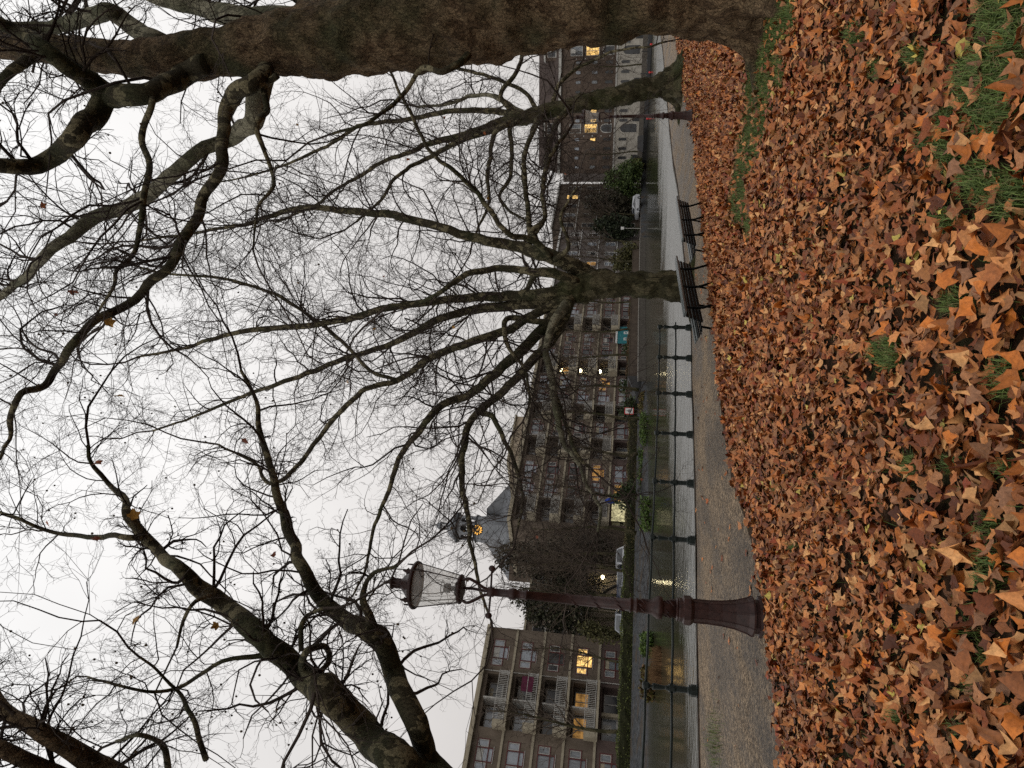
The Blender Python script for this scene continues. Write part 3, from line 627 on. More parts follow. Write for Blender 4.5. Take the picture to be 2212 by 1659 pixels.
for i, (v, wd) in enumerate(((205 * .2197 + 54, 0), (475 * .2197 + 54, 0), (920 * .2197 + 54, 0), (1165 * .2197 + 54, 0), (1315 * .2197 + 54, 0), (1370 * .2197 + 54, 0))):
    t = (829.5 - v) / 1500; # where the sight line meets the stage's edge
    Yb = 128.; 
    for _ in range(30):
        X = t * Yb; Yb = E0.y - 7 + (X - E0.x) * math.tan(ET)
    b = MB().lathe([(0, .06), (.08, .14), (.25, .2), (.4, .14), (.46, .04)], 10).build('mooring_buoy', M['red'], loc=(t * Yb, Yb - .8, WZ - .1), smooth=True)
    tag(b, ['red mooring buoy by the landing stage, nearest the big trunk', 'red mooring buoy beside the leaning tree trunk', 'red mooring buoy beside the far street lamp', 'red mooring buoy below the big lit window', 'red mooring buoy, first of the close pair by the boat', 'red mooring buoy, last one before the green bush'][i], 'buoy', 'red buoys on the landing stage')

# ------------------------------------------------------------------ behind the gap: side-street buildings and the church
p = row(13.5, -14)
o = thing('side_house', 'brown brick house filling the side street behind the ivy trees', 'building', (p.x, p.y, -.1), THF)
w = wall_grid(24, 0, 12, [(x, x + 1.4, z, z + 1.6) for z in (1, 4, 7, 9.6) for x in (1.5, 5, 8.5, 12, 15.5, 19)]); w.box(0, 24, .3, 10, 0, 11.98); w.build('wall', M['brickA'], o)
for z in (1, 4, 7, 9.6):
    for x in (1.5, 5, 8.5, 12, 15.5, 19): window(o, x, z, 1.4, 1.6, 'G', random.choice(['glass', 'curtain']), frame=('offwhite', 'offwhite'))
MB().box(-.2, 24.2, -.2, 10.2, 12.002, 12.25).build('roof', M['cream'], o)
for z in (3.1, 6.1, 9.0): MB().box(0, 24, -.08, .01, z, z + .25).build('band', M['cream'], o)
p = row(15.6, -1)
o = thing('beige_annex', 'low beige rendered annex with a slanting dark pipe, behind the silver cars', 'building', (p.x, p.y, -.1), THF)
MB().box(0, 4.6, 0, 6, 0, 4.6).build('wall', M['beige'], o); MB().box(-.1, 4.7, -.1, 6.1, 4.602, 4.75).build('roof', M['cream'], o)
MB().tube([(.4, -.1, 4.4), (2.6, -.1, 2.2), (3.2, -.1, 1.2)], [.12, .12, .12], 8).build('pipe', M['dark'], o)
l = MB().lathe([(0, .04), (.06, .2), (.25, .22), (.35, .05)], 10).build('wall_lamp', M['bulb'], loc=(*(row(19.0, .0) + Vector((0, 0, 2.6)))[:],), smooth=True)
tag(l, 'small glowing lamp on the beige annex above the cars', 'lamp')
p = row(56, -12); o = thing('roof_house', 'cream upper storey rising behind the far apartment roofs', 'building', (p.x, p.y, -.1), THF)
MB().box(-12, -3, 0, 8, 0, 17.6).build('wall', M['beige'], o); MB().box(-12.2, -2.8, -.2, 8.2, 17.602, 17.9).build('roof', M['cream'], o)

TY = 127.; tx = lambda x, v, Y=TY: at(x, v, Y)
tb = tx(1040, 1143); ch = thing('church', 'grey church tower with open belfry, dome and gold clock', 'church', (tb.x, tb.y, -.1), math.radians(8))
zz = lambda x, v=1143: at(x, v, TY).z + .1
b = MB(); hw = 2.25
def octo(z, r): return [(r * math.cos(math.pi / 8 + i * math.pi / 4), r * math.sin(math.pi / 8 + i * math.pi / 4), z) for i in range(8)]
zs0, zs1, zc, zb, zt = zz(1110), zz(1053), zz(1030), zz(1028), zz(993)
b.add(octo(0, 3.0) + octo(zs1, 2.9), [(i, (i + 1) % 8, 8 + (i + 1) % 8, 8 + i) for i in range(8)])
b.add(octo(zs1, 2.65) + octo(zc, 2.45), [(i, (i + 1) % 8, 8 + (i + 1) % 8, 8 + i) for i in range(8)] + [tuple(range(8, 16))])
b.build('tower', M['tower'], ch)
# belfry: eight piers carrying arches, open in between
b = MB(); R_ = 2.4
for i in range(8):
    a0 = math.pi / 8 + i * math.pi / 4; a1 = a0 + math.pi / 4
    P0_ = Vector((R_ * math.cos(a0), R_ * math.sin(a0), 0)); P1_ = Vector((R_ * math.cos(a1), R_ * math.sin(a1), 0)); d = P1_ - P0_; Ls = d.length; d.normalize(); nrm = Vector((-d.y, d.x, 0))
    pts = [(0, zc), (Ls * .2, zc), (Ls * .2, zt - 1.1)] + [(Ls / 2 - Ls * .3 * math.cos(math.pi * k / 8), zt - 1.1 + Ls * .3 * math.sin(math.pi * k / 8)) for k in range(1, 8)] + [(Ls * .8, zt - 1.1), (Ls * .8, zc), (Ls, zc), (Ls, zt), (0, zt)]
    m_ = len(pts); V = [P0_ + d * x + Vector((0, 0, z)) for x, z in pts] + [P0_ + d * x + nrm * .45 + Vector((0, 0, z)) for x, z in pts]
    Fl = [(0, 1, 2, m_ - 1), (11, 12, m_ - 2, 10)]
    q = [2 + k for k in range(9)]
    for k in range(2, 10): Fl.append((k, k + 1, m_ - 2 if k > 5 else m_ - 1))
    Fl.append((6, m_ - 2, m_ - 1))
    Fl += [tuple(m_ + j for j in f[::-1]) for f in Fl[:]]
    Fl += [(k + 1, k, m_ + k, m_ + k + 1) for k in range(1, 11)]
    b.add(V, Fl)
b.build('belfry', M['tower'], ch)
MB().lathe([(zt, 2.55), (zt + .2, 3.0), (zt + .5, 3.0), (zt + .55, 2.6)], 8, phase=math.pi / 8).build('cornice', M['tower_dark'], ch); MB().lathe([(zc - .25, 2.6), (zc, 2.75), (zc + .12, 2.45)], 8, phase=math.pi / 8).build('string_course', M['tower_dark'], ch)
zd = zz(967); MB().lathe([(zt + .55 + (zd - zt - .55) * math.sin(a), 2.35 * math.cos(a) + .02) for a in [k * math.pi / 2 / 8 for k in range(9)]], 16).build('dome', M['tower'], ch, smooth=True)
b = MB(); zl = zz(953)
for i in range(8): a = i * math.pi / 4; b.lathe([(zd - .15, .1), (zl, .09)], 6, (.62 * math.cos(a), .62 * math.sin(a)))
b.lathe([(zl, .8), (zl + .15, .85), (zl + .2, .7), (zl + .55, .6), (zl + .85, .3), (zl + 1.0, .06), (zl + 1.7, .05), (zl + 1.75, .16), (zl + 1.9, .16), (zl + 1.95, .04), (zl + 3.2, .02)], 12).lathe([(zd - .2, .8), (zd - .02, .8)], 10)
b.build('lantern', M['tower'], ch, smooth=False)
MB().lathe([(zt - 1.2, .1), (zt - 1.5, .42), (zt - 2.3, .5), (zt - 2.5, .62)], 12).box(-2.2, 2.2, -.08, .08, zt - 1.2, zt - 1.05).build('bell', M['black'], ch)
ck = thing('clock', None, None, (0, 0, zz(1037))); ck.parent = ch; ca = -math.pi / 2
cy_ = -2.42
def disc(r0, r1, y, n=24):
    V = [(r0 * math.cos(2 * math.pi * i / n), y, r0 * math.sin(2 * math.pi * i / n)) for i in range(n)]; return V
MB().add(disc(1.0, 0, cy_ - .02) + disc(1.0, 0, cy_ + .3), [tuple(range(24))] + [(i, 24 + i, 24 + (i + 1) % 24, (i + 1) % 24) for i in range(24)]).build('face', M['black'], ck)
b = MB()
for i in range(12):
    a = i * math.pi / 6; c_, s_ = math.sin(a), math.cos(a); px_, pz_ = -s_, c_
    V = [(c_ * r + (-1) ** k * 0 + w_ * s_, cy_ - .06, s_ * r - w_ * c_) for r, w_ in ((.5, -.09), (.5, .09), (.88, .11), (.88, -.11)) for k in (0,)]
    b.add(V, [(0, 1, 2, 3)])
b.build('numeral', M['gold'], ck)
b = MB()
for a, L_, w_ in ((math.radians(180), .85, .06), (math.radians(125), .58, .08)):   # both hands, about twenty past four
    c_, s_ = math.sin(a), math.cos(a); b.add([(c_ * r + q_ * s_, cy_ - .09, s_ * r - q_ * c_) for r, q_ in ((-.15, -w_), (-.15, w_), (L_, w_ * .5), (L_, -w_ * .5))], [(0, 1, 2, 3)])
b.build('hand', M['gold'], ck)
rp = [tx(1108, 1050, 124), tx(1051, 1099, 127), tx(1053, 1180, 132), tx(1108, 1230, 130)]
o = thing('church_roof', 'dark slate hipped church roof beside the clock tower', 'church', (rp[1].x, rp[1].y, 0))
O_ = Vector((rp[1].x, rp[1].y, 0)); r1, r2 = rp[1] - O_, rp[2] - O_; er = rp[0] - O_; ez = er.z; el_ = Vector((r2.x - 4, r2.y, ez))
cn = [Vector((er.x + 1, -5, ez)), Vector((er.x + 1, 9, ez)), Vector((el_.x, 12, ez)), Vector((el_.x, -3, ez))]
MB().add([r1, r2] + cn, [(0, 2, 3), (1, 5, 2, 0), (1, 0, 3, 4), (1, 4, 5)]).build('roof', M['slate'], o)
MB().add([(c.x, c.y, 0) for c in cn] + [(c.x, c.y, ez) for c in cn], [(0, 1, 5, 4), (1, 2, 6, 5), (2, 3, 7, 6), (3, 0, 4, 7)]).build('wall', M['brickD'], o)

# ------------------------------------------------------------------ foliage masses, hedge, bushes
def leafcloud(name, blobs, n, size, c1, c2, parent=None, m='foliage', seed=0, flat=0., box=None):
    """n small folded leaf faces spread through ellipsoids (cx,cy,cz,rx,ry,rz)."""
    r = np.random.default_rng(seed); vol = np.array([b[3] * b[4] * b[5] for b in blobs]) ** .8; idx = r.choice(len(blobs), n, p=vol / vol.sum()); B = np.array(blobs)[idx]
    d = r.normal(size=(n, 3)); d /= np.linalg.norm(d, axis=1)[:, None]; rad = r.random(n) ** .38
    lump = 1 + .22 * np.sin(d[:, 0] * 5 + B[:, 0]) * np.sin(d[:, 2] * 6 + B[:, 2]) + .15 * np.sin(d[:, 1] * 11 + d[:, 2] * 9)
    c = B[:, :3] + d * B[:, 3:] * (rad * lump)[:, None]
    u = r.normal(size=(n, 3)); u /= np.linalg.norm(u, axis=1)[:, None]; w = np.cross(u, r.normal(size=(n, 3))); w /= np.linalg.norm(w, axis=1)[:, None]
    s = size * (.5 + r.random(n))[:, None]
    V = np.stack([c - u * s, c + w * s * .5, c + u * s, c - w * s * .5], 1).reshape(-1, 3); Fc = np.arange(4 * n).reshape(n, 4)
    t = r.random((n, 1)) ** 1.3; tint = np.array(c1) * (1 - t) + np.array(c2) * t; tint *= (.7 + .6 * r.random((n, 1)))
    o = link(name, mesh_np(name, V, Fc, M[m], tint), parent); o['kind'] = 'stuff'; return o
# hedge between street and embankment
def hedge(t0, t1, off, label, seed, c1, c2, w=.55, h=.78):
    P = row(t0, off); o = thing('hedge', label, 'hedge', (P.x, P.y, -.1), THF); L = t1 - t0; r = np.random.default_rng(seed)
    b = MB(); n = int(L / .6); prof = [(-w, 0), (-w * 1.02, h * .5), (-w * .9, h * .9), (0, h), (w * .9, h * .92), (w, h * .5), (w, 0)]; V = []
    for i in range(n + 1):
        for y, z in prof: V.append((i * L / n, y + .05 * r.normal(), z * (.93 + .05 * r.normal())))
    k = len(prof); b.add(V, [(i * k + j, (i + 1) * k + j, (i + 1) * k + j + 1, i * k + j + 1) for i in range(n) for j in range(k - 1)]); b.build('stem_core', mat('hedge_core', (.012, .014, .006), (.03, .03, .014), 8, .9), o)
    m_ = int(L * 420); x = r.random(m_) * L; a = r.random(m_) * math.pi; y = -np.cos(a) * w * 1.08; z = np.minimum(np.sin(a) ** .4, 1) * h * (1.0 + .08 * np.sin(x * 2.1)) * (np.where(np.sin(a) < .5, r.random(m_), 1)); c = np.stack([x, y, z], 1) + r.normal(size=(m_, 3)) * .04
    u = r.normal(size=(m_, 3)); u /= np.linalg.norm(u, axis=1)[:, None]; q = np.cross(u, r.normal(size=(m_, 3))); q /= np.linalg.norm(q, axis=1)[:, None]; s = .05 * (.6 + r.random(m_))[:, None]
    V = np.stack([c - u * s, c + q * s * .6, c + u * s, c - q * s * .6], 1).reshape(-1, 3); t = r.random((m_, 1)); tint = (np.array(c1) * (1 - t) + np.array(c2) * t) * (.6 + .8 * r.random((m_, 1)))
    l = link('foliage', mesh_np('foliage', V, np.arange(4 * m_).reshape(m_, 4), M['foliage'], tint), o); l['kind'] = 'stuff'
hedge(-14, 15, 11.2, 'trimmed green hedge in front of the nearer apartment block', 1, (.045, .06, .014), (.10, .11, .03), h=.92)
hedge(15.05, 38, 11.2, 'trimmed brown-green hedge below the blue parasol', 2, (.06, .055, .02), (.12, .095, .04), h=.85)
hedge(41, 56, 8.5, 'low brown beech hedge above the low brick wall', 3, (.07, .04, .02), (.13, .08, .04), h=1.3)
def bush(x, v, Y, blobs, n, size, c1, c2, label, name='bush', seed=1, zb=-.1, cat='bush'):
    p = at(x, v, Y); o = thing(name, label, cat, (p.x, p.y, zb))
    leafcloud('foliage', blobs, n, size, c1, c2, o, seed=seed)
    b = MB()
    r = random.Random(seed)
    for q in blobs: b.tube([(q[0] * .3, q[1] * .3, 0), (q[0] * .7, q[1] * .7, q[2] * .5), (q[0], q[1], q[2] + q[5] * .4)], [.09, .06, .02], 5)
    b.build('trunk' if cat == 'tree' else 'stem', M['bark_far'], o); return o
G1, G2 = (.018, .028, .010), (.05, .07, .022)
IV1, IV2 = (.024, .022, .014), (.062, .052, .032)
bush(1300, 1222, 74, [(0, 0, 10.2, 2.3, 2.2, 2.8), (.8, 0, 6.6, 3.0, 2.4, 3.4), (-1.8, 0, 8.0, 2.2, 2., 2.6), (.6, 0, 12.9, 1.3, 1.2, 1.8), (-.6, 0, 13.2, .9, .9, 1.3), (1.9, 0, 4., 2.0, 1.8, 2.8), (-2.6, 0, 5, 1.6, 1.6, 2.6)], 7500, .18, IV1, IV2, 'tall dark evergreen tree beside the church tower', 'evergreen_tree', 3, cat='tree')
bush(1300, 1322, 71, [(0, 0, 8.4, 2.0, 2., 3.0), (1.3, 0, 5.8, 2.0, 2., 3.2), (-1.4, 0, 6.2, 1.7, 1.6, 3.0), (.7, 0, 10.6, 1.2, 1.2, 1.7), (-1.2, 0, 9.4, 1., 1, 1.3)], 6200, .16, IV1, (.055, .06, .028), 'ivy-covered tree just behind the near street lamp', 'evergreen_tree', 4, cat='tree')
bush(1300, 1370, 66, [(0, 0, 2.3, .9, .9, 2.2), (.4, 0, 3.6, .8, .8, 1.4)], 1600, .13, (.05, .05, .02), (.12, .11, .045), 'olive climbing shrub on the corner of the nearer apartment block', seed=5)
bush(1350, 394, 128, [(0, 0, 2.9, 2.8, 2, 2.8), (-2.6, 0, 2.6, 2.2, 2, 2.6), (2.2, 0, 2.2, 1.9, 2, 2.2), (.6, 0, 5.2, 1.8, 1.5, 1.8), (-4.5, 0, 1.6, 1.8, 1.4, 1.7)], 6500, .24, (.03, .05, .014), (.085, .115, .034), 'large fresh green bush at the water below the lit windows', seed=6)
bush(1350, 374, 130, [(0, 0, 1.8, 1.6, 1.4, 1.6), (1.6, 0, 1.2, 1.2, 1, 1.1)], 2200, .2, (.08, .085, .02), (.15, .14, .04), 'yellow-green bush leaning over the water by the boat', seed=7, zb=-.5)
bush(1330, 446, 126, [(0, 0, 4.8, 2.8, 2, 3.6), (.8, 0, 8., 1.7, 1.6, 2.4), (-1.8, 0, 3.2, 1.8, 1.8, 2.6)], 6000, .22, IV1, IV2, 'dark ivy-clad tree left of the green waterside bush', 'ivy_tree', 8, cat='tree')
bush(1330, 492, 120, [(0, 0, 3.8, 2.2, 2, 3.2), (.4, 0, 6.4, 1.4, 1.4, 1.8)], 4500, .22, (.012, .018, .010), (.035, .045, .02), 'dark round evergreen tree behind the parked white car', 'evergreen_tree', 9, cat='tree')
bush(1340, 566, 104, [(0, 0, 2.2, 1.8, 1.6, 2.2), (1.5, 0, 1.6, 1.4, 1.2, 1.4)], 2500, .2, (.05, .05, .02), (.11, .10, .035), 'sparse olive shrub right of the middle plane trunk', seed=10)
for i, (v, Y, s, lab) in enumerate(((835, 82, 1.0, 'dark shrub under the orange window, left of the balcony lamps'), (885, 75, .9, 'dark shrub beside the small red and white sign'), (1075, 62, 1.0, 'rounded evergreen shrub next to the blue parasol'), (755, 92, .9, 'dark shrub between the teal banner and the balcony lamps'))):
    bush(1340, v, Y, [(0, 0, 1.2 * s, 1.0 * s, .9, 1.1 * s), (.7, 0, .8, .8, .7, .8)], 900, .13, G1, G2, lab, seed=20 + i)
# waterside clumps on the embankment
for i, (x, v, wd, c, lab) in enumerate(((1390, 1010, 2.4, 0, 'longest bright green weed clump at the waterline'), (1393, 925, 2.0, 0, 'bright green weed clump below the red and white sign'), (1390, 870, 1.6, 1, 'rust and green weed clump beside the timber ramp'), (1389, 790, 1.3, 0, 'small green weed clump at the foot of the brick quay'),
        (1398, 1110, 1.5, 0, 'green weed clump at the waterline just left of the tower'), (1404, 1395, .7, 0, 'small yellow-green tussock on the stones, near the left lamp'), (1406, 1480, .9, 1, 'mixed rust and green tussock beside the left railing post'))):
    p = on_ground(x, v) if False else None
    w_ = ray(x + 2, v); P = EYE + w_ * ((WZ + .15 - 1.6) / w_.z)
    o = thing('weed_clump', lab, 'plant', (P.x, P.y + .3, WZ), THF, 'weeds along the far waterline')
    cc = ((.04, .075, .014), (.10, .15, .03)) if c == 0 else ((.09, .045, .018), (.12, .12, .03))
    leafcloud('foliage', [(k * wd * .5, .1 * (k % 2), .32, wd * .38, .5, .34 + .1 * (k % 2)) for k in (-1.4, -.5, .5, 1.4)], 1300, .1, *cc, o, seed=40 + i)
for i, (x0, x1, v0, v1, lab) in enumerate(((0, 0, 1405, 1450, 'rust-brown reed bed standing in the water, longer one'), (0, 0, 1452, 1476, 'dark rust reed tuft beside the left railing post'))):
    va = (v0 + v1) / 2; w_ = ray(1427, va); P = EYE + w_ * ((WZ - 1.6) / w_.z); o = thing('reed_bed', lab, 'reeds', (P.x, P.y, WZ))
    r = random.Random(i); b = MB()
    for k in range(420):
        x = (r.random() - .5) * (v1 - v0) / 1500 * P.y; y = (r.random() - .5) * 1.4; h = .25 + r.random() * .45; dx, dy = r.gauss(0, .12), r.gauss(0, .12)
        b.add([(x, y, 0), (x + .025, y, 0), (x + dx, y + dy, h)], [(0, 1, 2)])
    q = b.build('reeds', mat('reeds%d' % i, (.09, .05, .025), (.17, .10, .05), 6, .8), o); q['kind'] = 'stuff'

# ------------------------------------------------------------------ street lamps
def lamp(x0, v0, label):
    g = on_ground(x0, v0); o = thing('street_lamp', label, 'lamp post', (g.x, g.y, g.z), 0, 'cast-iron park lanterns')
    if 'lamp_parts' in CACHE:
        for me, nm, subs in CACHE['lamp_parts']:
            q = link(nm, me, o)
            for m2, n2 in subs:
                w_ = link(n2, m2, q)
                if n2 == 'ornament': w_['kind'] = 'stuff'
        return o
    # profile measured on the near lamp (metres above its foot, radius)
    base = [(-.03, .21), (.03, .205), (.035, .17), (.075, .17), (.08, .2), (.10, .2), (.15, .175), (.28, .14), (.42, .122), (.57, .114), (.72, .116), (.735, .13), (.76, .15), (.83, .148), (.845, .12), (.875, .12), (.885, .112), (.90, .12), (.915, .096)]
    mid = [(.915, .094), (1.035, .074), (1.05, .08), (1.062, .112), (1.09, .118), (1.12, .115), (1.135, .1), (1.15, .096), (1.165, .082), (1.18, .076), (1.32, .067), (1.325, .078), (1.345, .078), (1.35, .066), (1.385, .066), (1.39, .078), (1.41, .078), (1.415, .064), (2.50, .045), (2.505, .056), (2.53, .056), (2.535, .044), (2.62, .044), (2.63, .058), (2.66, .064), (2.70, .058), (2.71, .044), (2.86, .042), (2.87, .052), (2.93, .052), (2.935, .035)]
    parts = []
    b = MB().lathe(base, 8, phase=math.pi / 8)
    for i in range(8):   # raised ribs of the octagonal foot
        a = math.pi / 8 + i * math.pi / 4; b.tube([(math.cos(a) * r, math.sin(a) * r, z) for z, r in base[5:11]], [.008] * 6, 5)
    parts.append((b.mesh('base', [M['lamp_paint']]), 'base', []))
    pm = MB().lathe(mid, 16).mesh('post', [M['lamp_paint']], True)
    orn = MB(); R = random.Random(2)
    for k in range(46):
        z = .93 + R.random() * .09 if k < 16 else 1.2 + R.random() * .1 if k < 24 else 1.45 + (k - 24) * .035
        rr = np.interp(z, [a for a, _ in mid], [c for _, c in mid]); a = R.random() * 6.28 if k < 24 else k * .9
        orn.tube([(math.cos(a + u) * (rr + .004), math.sin(a + u) * (rr + .004), z + u * .08) for u in (-.35, 0, .35)], [.003, .008, .003], 5)
    parts.append((pm, 'post', [(orn.mesh('ornament', [M['lamp_paint']]), 'ornament')]))
    arm = MB()
    for s in (-1, 1):
        arm.tube([(0, 0, 2.9), (s * .24, s * .04, 2.905)], [.011, .011], 6); arm.lathe([(2.905 - .036, .006), (2.905 - .025, .027), (2.905, .036), (2.93, .027), (2.941, .006)], 10, (s * .245, s * .04))
    parts.append((arm.mesh('ladder_bar', [M['lamp_paint']], True), 'ladder_bar', []))
    lz = 3.23
    for i in range(3):
        a = math.radians(100 + i * 120); c_, s_ = math.cos(a), math.sin(a)
        q = catmull([(c_ * r, s_ * r, z) for r, z in ((.03, 2.92), (.05, 2.98), (.11, 3.06), (.145, 3.13), (.125, 3.19), (.12, 3.22))], 4)
        parts.append((MB().tube(q, [.017] * len(q), 6).mesh('bracket', [M['lamp_paint']], True), 'bracket', []))
    parts.append((MB().lathe([(lz - .03, .12), (lz - .02, .155), (lz, .16), (lz + .015, .15), (lz + .02, .1)], 24).mesh('lower_ring', [M['lamp_paint']], True), 'lower_ring', []))
    tz = 3.70
    gl = MB().lathe([(lz + .02, .145), (tz, .238)], 24, caps=False).mesh('glass', [M['lantern_glass']], True)
    parts.append((gl, 'glass', []))
    for i in range(4):
        a = math.radians(-28 + i * 0) if i == 0 else math.radians([0, 208, 28, 152][i])
        parts.append((MB().tube([(math.cos(a) * .147, math.sin(a) * .147, lz + .01), (math.cos(a) * .241, math.sin(a) * .241, tz)], [.0065, .0065], 5).mesh('glazing_bar', [M['lamp_paint']]), 'glazing_bar', []))
    parts.append((MB().lathe([(lz + .015, .1), (lz + .05, .07), (lz + .06, .025), (lz + .1, .025), (lz + .105, .05), (lz + .15, .052), (lz + .17, .035)], 14).mesh('lamp_holder', [M['dark']], True), 'lamp_holder', []))
    q = [(.075 * math.cos(t), .075 * math.sin(t), lz + .19) for t in np.linspace(0, 2 * math.pi, 17)]
    parts.append((MB().tube(q, [.004] * 17, 5).mesh('ring', [M['dark']]), 'ring', []))
    rf = MB().lathe([(tz - .005, .236), (tz - .015, .255), (tz + .01, .262), (tz + .03, .245), (tz + .05, .2), (tz + .1, .12), (tz + .14, .075), (tz + .16, .05), (tz + .24, .048), (tz + .245, .068), (tz + .265, .068), (tz + .275, .03), (tz + .29, .012), (tz + .32, .02), (tz + .34, .008), (tz + .4, .003)], 24).mesh('roof', [M['lamp_paint']], True)
    rfi = MB().lathe([(tz - .01, .23), (tz + .005, .2), (tz + .06, .12), (tz + .07, .01)], 20, caps=False).mesh('reflector', [M['milk']], True)
    flu = MB()
    for i in range(8): a = i * math.pi / 4; flu.box(.05 * math.cos(a) - .006, .05 * math.cos(a) + .006, .05 * math.sin(a) - .006, .05 * math.sin(a) + .006, tz + .165, tz + .24)
    parts.append((rf, 'roof', [(rfi, 'reflector'), (flu.mesh('chimney_flute', [M['lamp_paint']]), 'chimney_flute')]))
    for i in range(8):   # the crown of small palmettes round the rim
        a = i * math.pi / 4 + .2; c_, s_ = math.cos(a), math.sin(a); rr = .215
        pts = [(-.035, 0), (.035, 0), (.022, .03), (.045, .05), (.02, .062), (0, .1), (-.02, .062), (-.045, .05), (-.022, .03)]
        V = [(c_ * (rr + d) - s_ * x, s_ * (rr + d) + c_ * x, tz + .015 + z) for d in (-.007, .007) for x, z in pts]; n = 9
        parts.append((MB().add(V, [tuple(range(9)), tuple(range(9, 18))[::-1]] + [(j, j + 9, (j + 1) % 9 + 9, (j + 1) % 9) for j in range(9)]).mesh('crown_leaf', [M['lamp_paint']]), 'crown_leaf', []))
    zx = np.array([at(1652 - z / .00485, 1300, 7.77).z for z in np.linspace(0, 4.3, 30)]); zx -= zx[0]
    for me, nm, subs in parts:
        for m_ in [me] + [a for a, _ in subs]:
            for v_ in m_.vertices: v_.co.x *= 1.068; v_.co.y *= 1.068; v_.co.z = float(np.interp(v_.co.z, np.linspace(0, 4.3, 30), zx))
    CACHE['lamp_parts'] = parts
    for me, nm, subs in parts:
        q = link(nm, me, o)
        for m2, n2 in subs:
            w_ = link(n2, m2, q)
            if n2 == 'ornament': w_['kind'] = 'stuff'
    return o
lamp(1643, 1333, 'maroon cast-iron street lamp with glass lantern, near one at the edge of the leaves')
lamp(1500, 249, 'maroon street lamp standing beside the leaning mossy tree, with a pale lantern roof')

# ------------------------------------------------------------------ quay railing: each post a part, rails between
posts = [(1509, 1659), (1507, 1493), (1504.5, 1318), (1502, 1168), (1499, 1045), (1497, 939), (1495, 852), (1494, 774), (1493, 708)]
G_ = [on_ground(*p) for p in posts]; G_[0] = G_[1] + (G_[1] - G_[2]) * 1.03; G_.insert(0, G_[0] + (G_[0] - G_[1]))
rp_ = [(0, .105), (.02, .11), (.03, .095), (.13, .095), (.14, .08), (.17, .082), (.185, .058), (.2, .05), (.4, .053), (.44, .068), (.54, .068), (.55, .045), (.575, .048), (.58, .036), (.6, .036), (.62, .03), (.84, .054), (.86, .05), (.865, .022), (.90, .026), (.92, .05), (.94, .062), (1.02, .062), (1.05, .05), (1.06, .02)]
PM = MB().lathe([(z, r_ * 1.18) for z, r_ in rp_], 8, phase=math.pi / 8).mesh('post', [M['iron']])
fo = thing('quay_railing', 'dark green cast-iron railing of posts and two pipe rails along the water', 'railing', tuple(G_[0]))
for g in G_: link('post', PM, fo, tuple(g - G_[0]))
for a, c in zip(G_[:-1], G_[1:]):
    for h in (.99, .49):
        s = (a + c) / 2 - G_[0] + Vector((0, 0, h - .012)); MB().tube([a - G_[0] + Vector((0, 0, h)), s, c - G_[0] + Vector((0, 0, h))], [.025] * 3, 10).build('rail', M['iron'], fo, smooth=True)
e_ = G_[-1] - G_[0]; dr = (G_[-1] - G_[-2]).normalized()
MB().tube([e_ + Vector((0, 0, .49)), e_ + dr * .22 + Vector((0, 0, .49))], [.021, .021], 10).build('rail', M['iron'], fo, smooth=True)

# ------------------------------------------------------------------ benches (seen from behind)
def bench(P, rz, label):
    o = thing('park_bench', label, 'bench', tuple(P), rz, 'park benches facing the water')
    if 'bench' in CACHE:
        for me, nm in CACHE['bench']: link(nm, me, o)
        return o
    L = 1.72; parts = []   # local: x along, -y = rear (towards us), +y = water
    # back slats (z, y): leaning slightly to the rear
    def slat(z0, z1, y0, y1, th, nm='slat', m='bench', Lx=L):
        d = Vector((0, y1 - y0, z1 - z0)).normalized(); n_ = Vector((0, d.z, -d.y)) * th
        a, c = Vector((0, y0, z0)), Vector((0, y1, z1)); V = []
        for x in (-Lx, Lx):
            for q in (a, c, c + n_, a + n_): V.append((x, q.y, q.z))
        me = MB().add(V, [(0, 1, 2, 3), (7, 6, 5, 4), (0, 4, 5, 1), (1, 5, 6, 2), (2, 6, 7, 3), (3, 7, 4, 0)]).mesh(nm, [M[m]]); parts.append((me, nm))
    slat(.665, .69, -.285, -.175, .035, 'top_rail', 'bench_sheen', L + .02)
    for i in range(5):
        z = .33 + i * .064; y = -.09 - i * .022; slat(z, z + .044, y, y - .016, .026)
    for i in range(7):
        y = -.06 + i * .062; z = .33 + .035 * abs(i - 2.2) ** 1.4 * .35; slat(z, z + .004 + (.008 if i > 3 else -.008), y, y + .046, -.022, 'seat_slat', 'bench_sheen' if i > 4 else 'bench', L)
    for x in (-1.19, 0, 1.19):
        parts.append((MB().tube([(x, -.175, .68), (x, -.15, .5), (x, -.16, .3), (x, -.27, -.03)], [.022, .024, .026, .024], 7).mesh('leg', [M['bench']], True), 'leg'))
        parts.append((MB().tube([(x, -.11, .36), (x, .06, .31), (x, .22, .33), (x, .28, -.03)], [.022, .024, .024, .022], 7).mesh('leg', [M['bench']], True), 'leg'))
    CACHE['bench'] = parts
    for me, nm in parts: link(nm, me, o)
    return o
def bench_at(r0, r1, f, label):
    a, c = on_ground(*r0), on_ground(*r1); d = (a - c); m_ = (a + c) / 2 ; ang = math.atan2(d.y, d.x)
    yv = Vector((-math.sin(ang), math.cos(ang), 0)); m_ = m_ + yv * .27
    return bench((m_.x, m_.y, (a.z + c.z) / 2), ang, label)
bench_at((1536, 570.8), (1549.6, 653), None, 'dark green slatted park bench in front of the middle plane tree trunk')
bench_at((1521.5, 437.5), (1527.8, 496.8), None, 'dark green slatted park bench farther along the path, clear of the tree trunk')

